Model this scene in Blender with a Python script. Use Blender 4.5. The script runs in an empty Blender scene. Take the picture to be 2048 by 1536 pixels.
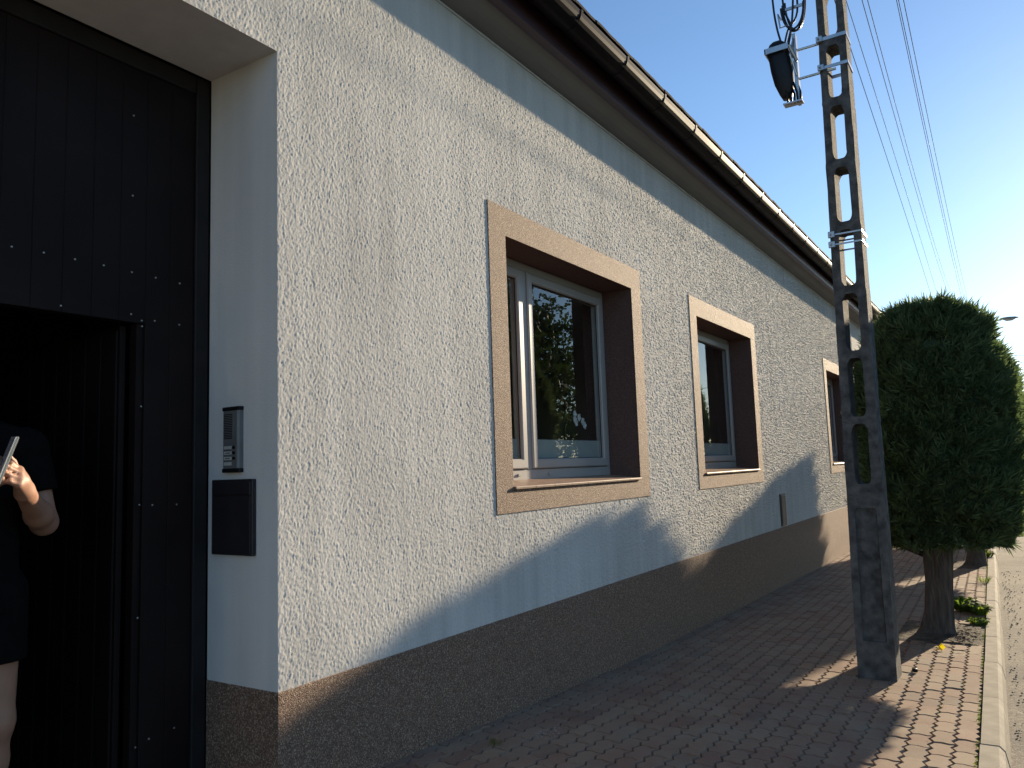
import bpy, math, random
import numpy as np
from mathutils import Vector, Matrix

random.seed(7)
rng = np.random.default_rng(7)
SC = bpy.context.scene
COL = SC.collection
EYE = 1.45                                   # eye height over the zero level

# ------------------------------------------------------------------ camera
YAW, PITCH, ROLL = (math.radians(a) for a in (32.6796, 6.0836, 1.9383))
fwd = Vector((-math.sin(YAW) * math.cos(PITCH), math.cos(YAW) * math.cos(PITCH), math.sin(PITCH)))
rgt = fwd.cross(Vector((0, 0, 1))).normalized()
dwn = fwd.cross(rgt)
r2 = math.cos(ROLL) * rgt + math.sin(ROLL) * dwn
d2 = -math.sin(ROLL) * rgt + math.cos(ROLL) * dwn
CAM = Vector((2.5, 0, EYE))
cd = bpy.data.cameras.new('camera')
cd.sensor_width = 36.0
cd.lens = 1560.4 / 2048 * 36.0
cd.clip_start, cd.clip_end = 0.05, 3000
cam = bpy.data.objects.new('camera', cd)
COL.objects.link(cam)
m = Matrix.Identity(4)
for i in range(3):
    m[i][0], m[i][1], m[i][2], m[i][3] = r2[i], -d2[i], -fwd[i], CAM[i]
cam.matrix_world = m
SC.camera = cam

# ------------------------------------------------------------------ sky, sun, exposure
SUN_AZ, SUN_EL = math.radians(11.66), math.radians(13.6)     # azimuth measured from +Y towards +X
w = bpy.data.worlds.new('World')
SC.world = w
w.use_nodes = True
nt = w.node_tree
sky = nt.nodes.new('ShaderNodeTexSky')
sky.sky_type = 'NISHITA'
sky.sun_disc = False
sky.sun_elevation = SUN_EL
sky.sun_rotation = SUN_AZ
sky.altitude = 200
sky.air_density, sky.dust_density, sky.ozone_density = 1.0, 0.16, 3.4
bg = nt.nodes['Background']
bg.inputs['Strength'].default_value = 0.095
nt.links.new(sky.outputs[0], bg.inputs[0])
sd = bpy.data.lights.new('sun', 'SUN')
sd.energy = 4.4
sd.angle = math.radians(0.55)
sd.color = (1.0, 0.82, 0.58)
sun = bpy.data.objects.new('sun', sd)
COL.objects.link(sun)
SUNV = Vector((math.sin(SUN_AZ) * math.cos(SUN_EL), math.cos(SUN_AZ) * math.cos(SUN_EL), math.sin(SUN_EL)))
sun.rotation_euler = (-SUNV).to_track_quat('-Z', 'Y').to_euler()
vs = SC.view_settings
vs.view_transform, vs.look, vs.gamma, vs.use_curve_mapping = 'Standard', 'None', 1.0, False
vs.exposure = 1.05
SC.cycles.max_bounces = 6
SC.cycles.diffuse_bounces = 4
SC.cycles.transparent_max_bounces = 16

# ------------------------------------------------------------------ helpers
def Z(z):
    return z + EYE

_GY = [-60, -5, 1, 2.7, 4, 5.27, 8, 11.93, 20, 40, 100, 900]
_GZ = [-1.22, -1.22, -1.24, -1.303, -1.375, -1.43, -1.495, -1.56, -1.66, -1.88, -2.2, -2.2]
def G(y):
    return float(np.interp(y, _GY, _GZ)) + EYE

def kerb_x(y):
    return 2.236 - 0.0258 * (y - 4.085)

def project(p):
    v = Vector(p) - CAM
    c = Vector((r2.dot(v), d2.dot(v), fwd.dot(v)))
    if c.z <= 0.05:
        return None
    return 1024 + 1560.4 * c.x / c.z, 768 + 1560.4 * c.y / c.z, c.z

def rgb(r, g, b):
    f = lambda c: (c / 12.92) if c <= 0.04045 else ((c + 0.055) / 1.055) ** 2.4
    return (f(r / 255), f(g / 255), f(b / 255), 1)

class MB:
    """collects shapes that become one mesh object"""
    def __init__(s):
        s.v, s.f, s.mi = [], [], []
    def face(s, pts, mi=0):
        n = len(s.v)
        s.v += [tuple(p) for p in pts]
        s.f.append(tuple(range(n, n + len(pts))))
        s.mi.append(mi)
    def raw(s, vs_, fs_, mi=0):
        n = len(s.v)
        s.v += [tuple(p) for p in vs_]
        for f in fs_:
            s.f.append(tuple(i + n for i in f))
            s.mi.append(mi)
    def box(s, x0, x1, y0, y1, z0, z1, mi=0, bev=0.0):
        if bev <= 0:
            vs_ = [(x, y, z) for z in (z0, z1) for y in (y0, y1) for x in (x0, x1)]
            s.raw(vs_, [(0, 2, 3, 1), (4, 5, 7, 6), (0, 1, 5, 4), (2, 6, 7, 3), (0, 4, 6, 2), (1, 3, 7, 5)], mi)
            return
        b = bev
        vs_ = []
        for sx, xx in ((-1, x0), (1, x1)):
            for sy, yy in ((-1, y0), (1, y1)):
                for sz, zz in ((-1, z0), (1, z1)):
                    vs_ += [(xx, yy - sy * b, zz - sz * b), (xx - sx * b, yy, zz - sz * b), (xx - sx * b, yy - sy * b, zz)]
        I = lambda i, j, k, a: ((i * 2 + j) * 2 + k) * 3 + a
        fs = []
        for i in (0, 1):
            fs.append([I(i, 0, 0, 0), I(i, 1, 0, 0), I(i, 1, 1, 0), I(i, 0, 1, 0)][::1 if i else -1])
            fs.append([I(0, i, 0, 1), I(1, i, 0, 1), I(1, i, 1, 1), I(0, i, 1, 1)][::-1 if i else 1])
            fs.append([I(0, 0, i, 2), I(1, 0, i, 2), I(1, 1, i, 2), I(0, 1, i, 2)][::1 if i else -1])
        for j in (0, 1):
            for k in (0, 1):
                fs.append([I(0, j, k, 1), I(1, j, k, 1), I(1, j, k, 2), I(0, j, k, 2)])
                fs.append([I(j, 0, k, 0), I(j, 1, k, 0), I(j, 1, k, 2), I(j, 0, k, 2)])
                fs.append([I(j, k, 0, 0), I(j, k, 1, 0), I(j, k, 1, 1), I(j, k, 0, 1)])
        for i in (0, 1):
            for j in (0, 1):
                for k in (0, 1):
                    fs.append([I(i, j, k, 0), I(i, j, k, 1), I(i, j, k, 2)])
        s.raw(vs_, fs, mi)
    def tube(s, pts, r, n=8, mi=0, cap=True):
        pts = [Vector(p) for p in pts]
        rs = r if isinstance(r, (list, tuple)) else [r] * len(pts)
        base = len(s.v)
        up = None
        for i, p in enumerate(pts):
            t = (pts[min(i + 1, len(pts) - 1)] - pts[max(i - 1, 0)])
            t = t.normalized() if t.length > 1e-9 else Vector((0, 0, 1))
            if up is None:
                up = t.cross(Vector((0.31, 0.2, 0.93))).normalized()
            up = (up - t * up.dot(t)).normalized()
            q = t.cross(up)
            for k in range(n):
                a = 2 * math.pi * k / n
                s.v.append(tuple(p + (up * math.cos(a) + q * math.sin(a)) * rs[i]))
        for i in range(len(pts) - 1):
            for k in range(n):
                a, b = base + i * n + k, base + i * n + (k + 1) % n
                s.f.append((a, b, b + n, a + n)); s.mi.append(mi)
        if cap:
            s.f.append(tuple(base + k for k in range(n))[::-1]); s.mi.append(mi)
            e = base + (len(pts) - 1) * n
            s.f.append(tuple(e + k for k in range(n))); s.mi.append(mi)
    def build(s, name, mats, parent=None, smooth=False, kind=None, label=None, cat=None, group=None):
        me = bpy.data.meshes.new(name)
        me.from_pydata(s.v, [], s.f)
        mats = mats if isinstance(mats, (list, tuple)) else [mats]
        for q in mats:
            me.materials.append(q)
        if len(mats) > 1:
            me.polygons.foreach_set('material_index', s.mi)
        if smooth:
            me.polygons.foreach_set('use_smooth', [True] * len(s.f))
        me.update()
        return link(name, me, parent, kind, label, cat, group)

def link(name, data, parent=None, kind=None, label=None, cat=None, group=None):
    o = bpy.data.objects.new(name, data)
    COL.objects.link(o)
    if parent is not None:
        o.parent = parent
        # parts are modelled in world space and sit at the world origin
        o.matrix_parent_inverse = Matrix.Translation(-parent.location) if parent.parent is None else Matrix.Identity(4)
    tag(o, kind, label, cat, group)
    return o

def tag(o, kind=None, label=None, cat=None, group=None):
    if kind: o['kind'] = kind
    if label: o['label'] = label
    if cat: o['category'] = cat
    if group: o['group'] = group
    return o

def thing(name, label, cat, loc, group=None, kind=None):
    o = bpy.data.objects.new(name, None)
    o.empty_display_size = 0.1
    o.location = loc
    COL.objects.link(o)
    return tag(o, kind, label, cat, group)

# ------------------------------------------------------------------ materials
def nodes(name):
    mt = bpy.data.materials.new(name)
    mt.use_nodes = True
    t = mt.node_tree
    return mt, t, t.nodes['Principled BSDF'], t.nodes['Material Output']

def N(t, typ, **kw):
    n = t.nodes.new(typ)
    for k, v in kw.items():
        if k in n.inputs.keys():
            n.inputs[k].default_value = v
        else:
            setattr(n, k, v)
    return n

def ramp(t, src, stops):
    r = t.nodes.new('ShaderNodeValToRGB')
    while len(r.color_ramp.elements) < len(stops):
        r.color_ramp.elements.new(0.5)
    for e, (p, c) in zip(r.color_ramp.elements, stops):
        e.position, e.color = p, c if len(c) == 4 else (*c, 1)
    t.links.new(src, r.inputs[0])
    return r.outputs[0]

def coords(t, scale=(1, 1, 1)):
    tc = t.nodes.new('ShaderNodeTexCoord')
    mp = t.nodes.new('ShaderNodeMapping')
    mp.inputs['Scale'].default_value = scale
    t.links.new(tc.outputs['Object'], mp.inputs[0])
    return mp.outputs[0]

def plain(name, col, rough=0.6, metal=0.0, var=0.15, vscale=8.0, bump=0.0, bscale=60.0, spec=0.5, bdist=0.004):
    """procedural colour with soft large-scale variation and optional fine relief"""
    mt, t, b, out = nodes(name)
    c = coords(t)
    nz = N(t, 'ShaderNodeTexNoise', Scale=vscale, Detail=4.0)
    t.links.new(c, nz.inputs['Vector'])
    lo = tuple(x * (1 - var) for x in col[:3]); hi = tuple(min(1, x * (1 + var)) for x in col[:3])
    t.links.new(ramp(t, nz.outputs[0], [(0.3, lo), (0.7, hi)]), b.inputs['Base Color'])
    b.inputs['Roughness'].default_value = rough
    b.inputs['Metallic'].default_value = metal
    b.inputs['Specular IOR Level'].default_value = spec
    if bump > 0:
        n2 = N(t, 'ShaderNodeTexNoise', Scale=bscale, Detail=5.0)
        t.links.new(c, n2.inputs['Vector'])
        bp = N(t, 'ShaderNodeBump', Strength=bump, Distance=bdist)
        t.links.new(n2.outputs[0], bp.inputs['Height'])
        t.links.new(bp.outputs[0], b.inputs['Normal'])
    return mt

def stucco(name, col, strength, dist, gscale, rough=0.9, dirt=0.10):
    mt, t, b, out = nodes(name)
    c = coords(t)
    vo = N(t, 'ShaderNodeTexVoronoi', Scale=gscale, feature='SMOOTH_F1')
    vo.inputs['Smoothness'].default_value = 0.6
    wob = N(t, 'ShaderNodeTexNoise', Scale=gscale * 0.5, Detail=3.0)
    t.links.new(c, wob.inputs['Vector'])
    add = N(t, 'ShaderNodeMixRGB', blend_type='LINEAR_LIGHT'); add.inputs[0].default_value = 0.012
    t.links.new(c, add.inputs[1]); t.links.new(wob.outputs['Color'], add.inputs[2])
    t.links.new(add.outputs[0], vo.inputs['Vector'])
    n1 = N(t, 'ShaderNodeTexNoise', Scale=gscale * 0.8, Detail=4.0, Roughness=0.6)
    t.links.new(c, n1.inputs['Vector'])
    mx = N(t, 'ShaderNodeMath', operation='MULTIPLY_ADD')
    t.links.new(vo.outputs['Distance'], mx.inputs[0]); mx.inputs[1].default_value = -0.55
    t.links.new(n1.outputs[0], mx.inputs[2])
    bp = N(t, 'ShaderNodeBump', Strength=strength, Distance=dist)
    t.links.new(mx.outputs[0], bp.inputs['Height'])
    t.links.new(bp.outputs[0], b.inputs['Normal'])
    # weathering: broad cloudy tone and faint vertical runs
    big = N(t, 'ShaderNodeTexNoise', Scale=1.4, Detail=5.0)
    t.links.new(c, big.inputs['Vector'])
    c2 = coords(t, (6.0, 6.0, 0.35))
    run = N(t, 'ShaderNodeTexNoise', Scale=1.6, Detail=3.0)
    t.links.new(c2, run.inputs['Vector'])
    av = N(t, 'ShaderNodeMath', operation='ADD')
    t.links.new(big.outputs[0], av.inputs[0]); t.links.new(run.outputs[0], av.inputs[1])
    hf = N(t, 'ShaderNodeMath', operation='MULTIPLY'); hf.inputs[1].default_value = 0.5
    t.links.new(av.outputs[0], hf.inputs[0])
    lo = tuple(x * (1 - dirt) for x in col); hi = tuple(x * (1 + dirt * 0.6) for x in col)
    t.links.new(ramp(t, hf.outputs[0], [(0.35, lo), (0.65, hi)]), b.inputs['Base Color'])
    b.inputs['Roughness'].default_value = rough
    b.inputs['Diffuse Roughness'].default_value = 0.15
    b.inputs['Specular IOR Level'].default_value = 0.15
    return mt

def mosaic(name, stops):
    """brown resin plaster with small stone grains"""
    mt, t, b, out = nodes(name)
    c = coords(t)
    vo = N(t, 'ShaderNodeTexVoronoi', Scale=210.0)
    t.links.new(c, vo.inputs['Vector'])
    bw = N(t, 'ShaderNodeSeparateColor'); t.links.new(vo.outputs['Color'], bw.inputs[0])
    t.links.new(ramp(t, bw.outputs[0], stops), b.inputs['Base Color'])
    bp = N(t, 'ShaderNodeBump', Strength=1.0, Distance=0.004)
    t.links.new(vo.outputs['Distance'], bp.inputs['Height']); bp.invert = True
    t.links.new(bp.outputs[0], b.inputs['Normal'])
    b.inputs['Roughness'].default_value = 0.7
    b.inputs['Specular IOR Level'].default_value = 0.28
    return mt

def paver_mat(name, island):
    mt, t, b, out = nodes(name)
    tc = t.nodes.new('ShaderNodeNewGeometry')
    if island:
        rnd = tc.outputs['Random Per Island']
    else:
        rnd = t.nodes.new('ShaderNodeObjectInfo').outputs['Random']
    base = ramp(t, rnd, [(0.0, (0.225, 0.122, 0.086)), (0.3, (0.29, 0.175, 0.118)), (0.6, (0.258, 0.150, 0.106)), (0.85, (0.31, 0.208, 0.138)), (1.0, (0.18, 0.114, 0.09))])
    nz = N(t, 'ShaderNodeTexNoise', Scale=240.0, Detail=4.0)
    t.links.new(tc.outputs['Position'], nz.inputs['Vector'])
    n2 = N(t, 'ShaderNodeTexNoise', Scale=3.2, Detail=6.0, Roughness=0.65)
    t.links.new(tc.outputs['Position'], n2.inputs['Vector'])
    mul = N(t, 'ShaderNodeMixRGB', blend_type='MULTIPLY'); mul.inputs[0].default_value = 1.0
    t.links.new(base, mul.inputs[1])
    t.links.new(ramp(t, nz.outputs[0], [(0.3, (0.72, 0.72, 0.72)), (0.7, (1.2, 1.2, 1.2))]), mul.inputs[2])
    dust = N(t, 'ShaderNodeMixRGB', blend_type='MIX')
    t.links.new(ramp(t, n2.outputs[0], [(0.36, (0.05, 0.05, 0.05)), (0.68, (0.7, 0.7, 0.7))]), dust.inputs[0])
    t.links.new(mul.outputs[0], dust.inputs[1])
    dust.inputs[2].default_value = (0.30, 0.25, 0.18, 1)
    t.links.new(dust.outputs[0], b.inputs['Base Color'])
    bp = N(t, 'ShaderNodeBump', Strength=0.6, Distance=0.0025)
    t.links.new(nz.outputs[0], bp.inputs['Height']); t.links.new(bp.outputs[0], b.inputs['Normal'])
    b.inputs['Roughness'].default_value = 0.85
    b.inputs['Specular IOR Level'].default_value = 0.3
    return mt

def leaf_mat(name, dark, light, trans=0.35, rnd_scale=1.0):
    mt, t, b, out = nodes(name)
    g = t.nodes.new('ShaderNodeNewGeometry')
    nz = N(t, 'ShaderNodeTexNoise', Scale=5.0 * rnd_scale, Detail=3.0)
    t.links.new(g.outputs['Position'], nz.inputs['Vector'])
    ad = N(t, 'ShaderNodeMath', operation='MULTIPLY_ADD')
    t.links.new(g.outputs['Random Per Island'], ad.inputs[0]); ad.inputs[1].default_value = 0.5
    hf = N(t, 'ShaderNodeMath', operation='MULTIPLY'); hf.inputs[1].default_value = 0.6
    t.links.new(nz.outputs[0], hf.inputs[0]); t.links.new(hf.outputs[0], ad.inputs[2])
    cr = ramp(t, ad.outputs[0], [(0.2, dark), (0.8, light)])
    t.links.new(cr, b.inputs['Base Color'])
    b.inputs['Roughness'].default_value = 0.65
    b.inputs['Specular IOR Level'].default_value = 0.25
    tr = t.nodes.new('ShaderNodeBsdfTranslucent')
    hs = N(t, 'ShaderNodeHueSaturation', Value=1.7, Saturation=1.1)
    t.links.new(cr, hs.inputs['Color']); t.links.new(hs.outputs[0], tr.inputs['Color'])
    mix = t.nodes.new('ShaderNodeMixShader'); mix.inputs[0].default_value = trans
    t.links.new(b.outputs[0], mix.inputs[1]); t.links.new(tr.outputs[0], mix.inputs[2])
    t.links.new(mix.outputs[0], out.inputs[0])
    return mt

def glass_mat(name):
    mt, t, b, out = nodes(name)
    t.nodes.remove(b)
    tr = t.nodes.new('ShaderNodeBsdfTransparent'); tr.inputs[0].default_value = (0.93, 0.96, 0.95, 1)
    gl = t.nodes.new('ShaderNodeBsdfGlossy'); gl.inputs['Roughness'].default_value = 0.0
    gl.inputs[0].default_value = (0.92, 0.96, 0.97, 1)
    lw = N(t, 'ShaderNodeLayerWeight', Blend=0.5)                # 1 - |cos| on either side of the pane
    p5 = N(t, 'ShaderNodeMath', operation='POWER'); p5.inputs[1].default_value = 5.0
    t.links.new(lw.outputs['Facing'], p5.inputs[0])
    fr = N(t, 'ShaderNodeMath', operation='MULTIPLY_ADD'); fr.inputs[1].default_value = 0.90; fr.inputs[2].default_value = 0.10
    t.links.new(p5.outputs[0], fr.inputs[0])
    c = coords(t)
    nz = N(t, 'ShaderNodeTexNoise', Scale=1.3, Detail=1.0); t.links.new(c, nz.inputs['Vector'])
    bp = N(t, 'ShaderNodeBump', Strength=0.03, Distance=0.02)
    t.links.new(nz.outputs[0], bp.inputs['Height']); t.links.new(bp.outputs[0], gl.inputs['Normal'])
    mix = t.nodes.new('ShaderNodeMixShader')
    t.links.new(fr.outputs[0], mix.inputs[0]); t.links.new(tr.outputs[0], mix.inputs[1]); t.links.new(gl.outputs[0], mix.inputs[2])
    t.links.new(mix.outputs[0], out.inputs[0])
    return mt

def asphalt_mat(name):
    mt, t, b, out = nodes(name)
    c = coords(t)
    vo = N(t, 'ShaderNodeTexVoronoi', Scale=95.0); t.links.new(c, vo.inputs['Vector'])
    sp = N(t, 'ShaderNodeSeparateColor'); t.links.new(vo.outputs['Color'], sp.inputs[0])
    base = ramp(t, sp.outputs[0], [(0.0, (0.075, 0.066, 0.055)), (0.5, (0.13, 0.115, 0.095)), (0.85, (0.20, 0.18, 0.15)), (1.0, (0.34, 0.31, 0.27))])
    n2 = N(t, 'ShaderNodeTexNoise', Scale=1.7, Detail=6.0); t.links.new(c, n2.inputs['Vector'])
    mul = N(t, 'ShaderNodeMixRGB', blend_type='MULTIPLY'); mul.inputs[0].default_value = 1.0
    t.links.new(base, mul.inputs[1])
    t.links.new(ramp(t, n2.outputs[0], [(0.35, (0.7, 0.69, 0.68)), (0.65, (1.25, 1.2, 1.1))]), mul.inputs[2])
    t.links.new(mul.outputs[0], b.inputs['Base Color'])
    bp = N(t, 'ShaderNodeBump', Strength=0.5, Distance=0.004); bp.invert = True
    t.links.new(vo.outputs['Distance'], bp.inputs['Height']); t.links.new(bp.outputs[0], b.inputs['Normal'])
    b.inputs['Roughness'].default_value = 0.9
    return mt

M = {}
M['wall'] = stucco('wall_stucco', (0.68, 0.655, 0.61), 1.0, 0.0065, 150.0)
M['plaster'] = stucco('scratch_plaster', (0.68, 0.655, 0.61), 0.35, 0.002, 260.0, dirt=0.15)
M['mosaic'] = mosaic('brown_mosaic_plaster', [(0.0, (0.125, 0.076, 0.056)), (0.4, (0.205, 0.130, 0.092)), (0.75, (0.305, 0.202, 0.142)), (1.0, (0.54, 0.41, 0.30))])
M['revealshaded'] = mosaic('shaded_brown_reveal_plaster', [(0.0, (0.105, 0.060, 0.050)), (0.5, (0.14, 0.082, 0.068)), (1.0, (0.20, 0.125, 0.105))])  # darker, flatter copy of the mosaic; shade in the recess put into its colour
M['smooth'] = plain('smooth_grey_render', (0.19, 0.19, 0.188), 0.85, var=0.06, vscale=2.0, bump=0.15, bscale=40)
M['bead'] = plain('pale_sealing_bead', (0.55, 0.55, 0.52), 0.7)
M['brownmetal'] = plain('dark_brown_coated_metal', (0.055, 0.024, 0.024), 0.35, var=0.12, vscale=3)
M['gutter'] = plain('dark_coated_gutter', (0.010, 0.009, 0.011), 0.45, var=0.15, vscale=4, spec=0.06)
M['tile'] = plain('dark_concrete_tile', (0.06, 0.046, 0.038), 0.85, var=0.3, vscale=9, bump=0.4, bscale=90, spec=0.1)
M['gate'] = plain('anthracite_gate_sheet', (0.015, 0.0095, 0.0085), 0.62, var=0.3, vscale=2.5, spec=0.14, bump=0.1, bscale=12)
M['gateframe'] = plain('dark_gate_frame', (0.022, 0.019, 0.019), 0.55, var=0.2, spec=0.2)
M['screw'] = plain('zinc_screw', (0.5, 0.5, 0.5), 0.35, 0.8)
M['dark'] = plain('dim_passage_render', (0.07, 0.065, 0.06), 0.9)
M['room'] = plain('room_paint', (0.50, 0.46, 0.40), 0.9, var=0.1, vscale=1)
M['upvc'] = plain('warm_grey_window_profile', (0.40, 0.38, 0.36), 0.4, var=0.04, vscale=3)
M['gasket'] = plain('black_gasket', (0.02, 0.02, 0.02), 0.6)
M['glass'] = glass_mat('window_glass')
M['film'] = plain('frosted_strip', (0.36, 0.40, 0.385), 0.6, var=0.05)
M['sill'] = plain('tan_clinker_sill', (0.33, 0.22, 0.15), 0.45, var=0.18, vscale=14)
M['pave'] = paver_mat('red_brown_paver', False)
M['pavef'] = paver_mat('red_brown_paver_field', True)
M['sand'] = plain('joint_sand', (0.085, 0.072, 0.05), 0.95, var=0.35, vscale=25, bump=0.8, bscale=200)
M['kerb'] = plain('weathered_kerb_concrete', (0.30, 0.265, 0.205), 0.9, var=0.25, vscale=7, bump=0.7, bscale=150)
M['road'] = asphalt_mat('worn_asphalt')
M['soil'] = plain('dry_soil', (0.10, 0.078, 0.052), 0.95, var=0.4, vscale=18, bump=1.0, bscale=80, bdist=0.02)
M['ground'] = plain('verge_ground', (0.075, 0.085, 0.035), 0.95, var=0.4, vscale=1.2, bump=0.8, bscale=30, bdist=0.03)
M['pole'] = plain('aged_pole_concrete', (0.108, 0.103, 0.097), 0.92, var=0.5, vscale=16, bump=1.0, bscale=140, bdist=0.01)
M['steel'] = plain('galvanised_steel', (0.46, 0.47, 0.48), 0.35, 0.85, var=0.12, vscale=12)
M['black'] = plain('black_plastic', (0.008, 0.008, 0.009), 0.45, var=0.2, spec=0.3)
M['cable'] = plain('black_cable', (0.012, 0.012, 0.014), 0.4)
M['wire'] = plain('aluminium_wire', (0.16, 0.16, 0.16), 0.4, 0.6)
M['bark'] = plain('fibrous_bark', (0.105, 0.082, 0.066), 0.95, var=0.45, vscale=45, bump=1.0, bscale=80, bdist=0.02)
for nd in M['bark'].node_tree.nodes:
    if nd.type == 'MAPPING':
        nd.inputs['Scale'].default_value = (1, 1, 0.12)
M['thuja'] = leaf_mat('thuja_scale_leaves', (0.034, 0.064, 0.028), (0.125, 0.165, 0.070), 0.38)
M['thujacore'] = plain('thuja_light_stop_core', (0.045, 0.065, 0.032), 0.95, var=0.4, vscale=12)  # dark green for the added core that blocks light inside the crowns
M['leaf'] = leaf_mat('tree_leaves', (0.020, 0.036, 0.012), (0.065, 0.095, 0.030), 0.3, 0.5)
M['weed'] = leaf_mat('weed_leaves', (0.055, 0.10, 0.020), (0.15, 0.20, 0.035), 0.5, 6)
M['yellowleaf'] = leaf_mat('yellow_leaf', (0.55, 0.42, 0.03), (0.75, 0.62, 0.06), 0.4, 20)
M['skin'] = plain('skin', (0.36, 0.195, 0.13), 0.5, var=0.08, vscale=25, bump=0.1, bscale=300)
M['cloth'] = plain('black_cotton', (0.006, 0.006, 0.0062), 0.95, var=0.2, vscale=30, bump=0.3, bscale=500, spec=0.05)
M['hair'] = plain('light_brown_hair', (0.30, 0.20, 0.11), 0.5, var=0.35, vscale=60, bump=0.6, bscale=150)
M['phone'] = plain('grey_phone_reflection', (0.30, 0.29, 0.33), 0.25, 0.2)  # lavender-grey reflection of the screen put into the colour
M['phonescreen'] = plain('phone_glass', (0.03, 0.03, 0.04), 0.08)
M['phoneedge'] = plain('silver_phone_edge', (0.75, 0.74, 0.70), 0.25, 0.8)
M['mailbox'] = plain('dark_mailbox_enamel', (0.022, 0.019, 0.022), 0.45)
M['panel'] = plain('intercom_grey_metal', (0.20, 0.21, 0.21), 0.45, 0.3)
M['panellit'] = plain('intercom_lit_strip', (0.36, 0.39, 0.39), 0.45, 0.2)  # paler copy of the panel grey; light on that side put into the colour
M['plate'] = plain('paper_name_plate', (0.55, 0.55, 0.50), 0.6)
M['white'] = plain('white_petal', (0.75, 0.74, 0.70), 0.6)
M['lamp'] = plain('grey_lamp_housing', (0.25, 0.26, 0.27), 0.45, 0.3)
M['diffuser'] = plain('lamp_diffuser', (0.62, 0.60, 0.52), 0.25)
M['box'] = plain('grey_box_cover', (0.09, 0.09, 0.088), 0.5, 0.2)
M['crumb'] = plain('pale_plaster_crumbs', (0.50, 0.50, 0.49), 0.9)
M['eye'] = plain('eye_white', (0.7, 0.68, 0.65), 0.2)

# ================================================================== SETTING
# ground sheet to the horizon
b = MB()
ys = [-400, -60, -5, 1, 2.7, 4, 5.27, 8, 11.93, 20, 40, 100, 1500]
for i in range(len(ys) - 1):
    for x0, x1 in ((-900, -6), (-6, 1.2), (1.2, 9), (9, 900)):
        b.face([(x0, ys[i], G(ys[i]) - 0.16), (x1, ys[i], G(ys[i]) - 0.16), (x1, ys[i + 1], G(ys[i + 1]) - 0.16), (x0, ys[i + 1], G(ys[i + 1]) - 0.16)])
b.build('ground', M['ground'], kind='structure')

# road
b = MB()
yy = list(np.arange(-40, 60, 1.0)) + [60, 80, 110, 160, 300]
for y0, y1 in zip(yy[:-1], yy[1:]):
    for u0, u1, d0, d1 in ((0.115, 0.5, -0.10, -0.09), (0.5, 3.0, -0.09, -0.04), (3.0, 5.6, -0.04, -0.10)):
        b.face([(kerb_x(y0) + u0, y0, G(y0) + d0), (kerb_x(y0) + u1, y0, G(y0) + d0 * 0 + d1), (kerb_x(y1) + u1, y1, G(y1) + d1), (kerb_x(y1) + u0, y1, G(y1) + d0)])
b.build('road', M['road'], kind='structure')

# pavement bed with pavers
PITS = [(1.80, 7.5), (1.88, 12.75), (1.85, 18.1)]
b = MB()
yy = np.arange(-20, 40, 0.5)
for y0, y1 in zip(yy[:-1], yy[1:]):
    b.face([(-0.6, y0, G(y0) - 0.009), (kerb_x(y0) + 0.004, y0, G(y0) - 0.009), (kerb_x(y1) + 0.004, y1, G(y1) - 0.009), (-0.6, y1, G(y1) - 0.009)])
pavement = b.build('pavement', M['sand'], kind='structure')

def paver_shape():
    A, B, g = 0.0105, 0.0075, 0.0016
    tri = {-0.1: A, -0.05: -A, 0.0: A, 0.05: -A, 0.1: A}
    L = [(-0.05 + tri[y], y) for y in (-0.1, -0.05, 0.0, 0.05, 0.1)]
    ends = [(-0.016, B), (0.016, -B)]
    out = []
    for x, y in reversed(L):                                    # left side, downwards
        out.append((x, y))
    for x, d in ends:
        out.append((x + A, -0.1 + d))
    for x, y in L:
        out.append((x + 0.1, y))
    for x, d in reversed(ends):
        out.append((x + A, 0.1 + d))
    c = Vector((0, 0))
    def inset(k):
        n = len(out); r = []
        for i in range(n):
            p, a, q = Vector(out[i]), Vector(out[i - 1]), Vector(out[(i + 1) % n])
            n1 = Vector((-(p - a).y, (p - a).x)).normalized(); n2 = Vector((-(q - p).y, (q - p).x)).normalized()
            nn = (n1 + n2)
            nn = nn / max(0.35, nn.length_squared / 2)
            r.append((p.x + nn.x * k, p.y + nn.y * k))
        return r
    top, low = inset(g + 0.0048), inset(g)
    n = len(out)
    v = [(x, y, 0.0) for x, y in top] + [(x, y, -0.011) for x, y in low]
    f = [tuple(range(n))] + [(i, i + n, (i + 1) % n + n, (i + 1) % n) for i in range(n)]
    return v, f
PV, PF = paver_shape()
pm = bpy.data.meshes.new('paver')
pm.from_pydata(PV, [], PF); pm.materials.append(M['pave']); pm.update()
spots = []
for ci in range(24):
    u = -0.053 - 0.1 * ci
    for rj in range(-60, 190):
        y = rj * 0.2 + (0.1 if ci % 2 else 0.0)
        x = kerb_x(y) + u
        if x < -0.07 or y < -4:
            continue
        if any(px - 0.22 < x and abs(y - py) < 0.42 for px, py in PITS):
            continue
        spots.append((x, y))
vis, rest = [], []
for x, y in spots:
    q = project((x, y, G(y)))
    if q and -10 < q[0] < 2058 and q[1] < 1550 and x > 0.03 and not (1.5 < x < 1.74 and 5.5 < y < 5.9):
        vis.append((q[2], x, y))
    else:
        rest.append((x, y))
vis.sort()
rest += [(x, y) for _, x, y in vis[300:]]
def paver_pose(x, y):
    sl = (G(y + 0.1) - G(y - 0.1)) / 0.2
    r = random.Random(int(x * 1000) * 7919 + int(y * 1000))
    return (x, y, G(y) + r.uniform(-0.0035, 0.003)), (math.atan(sl) + r.uniform(-0.014, 0.014), r.uniform(-0.022, 0.022), math.atan(0.0258) + r.uniform(-0.008, 0.008))
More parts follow.
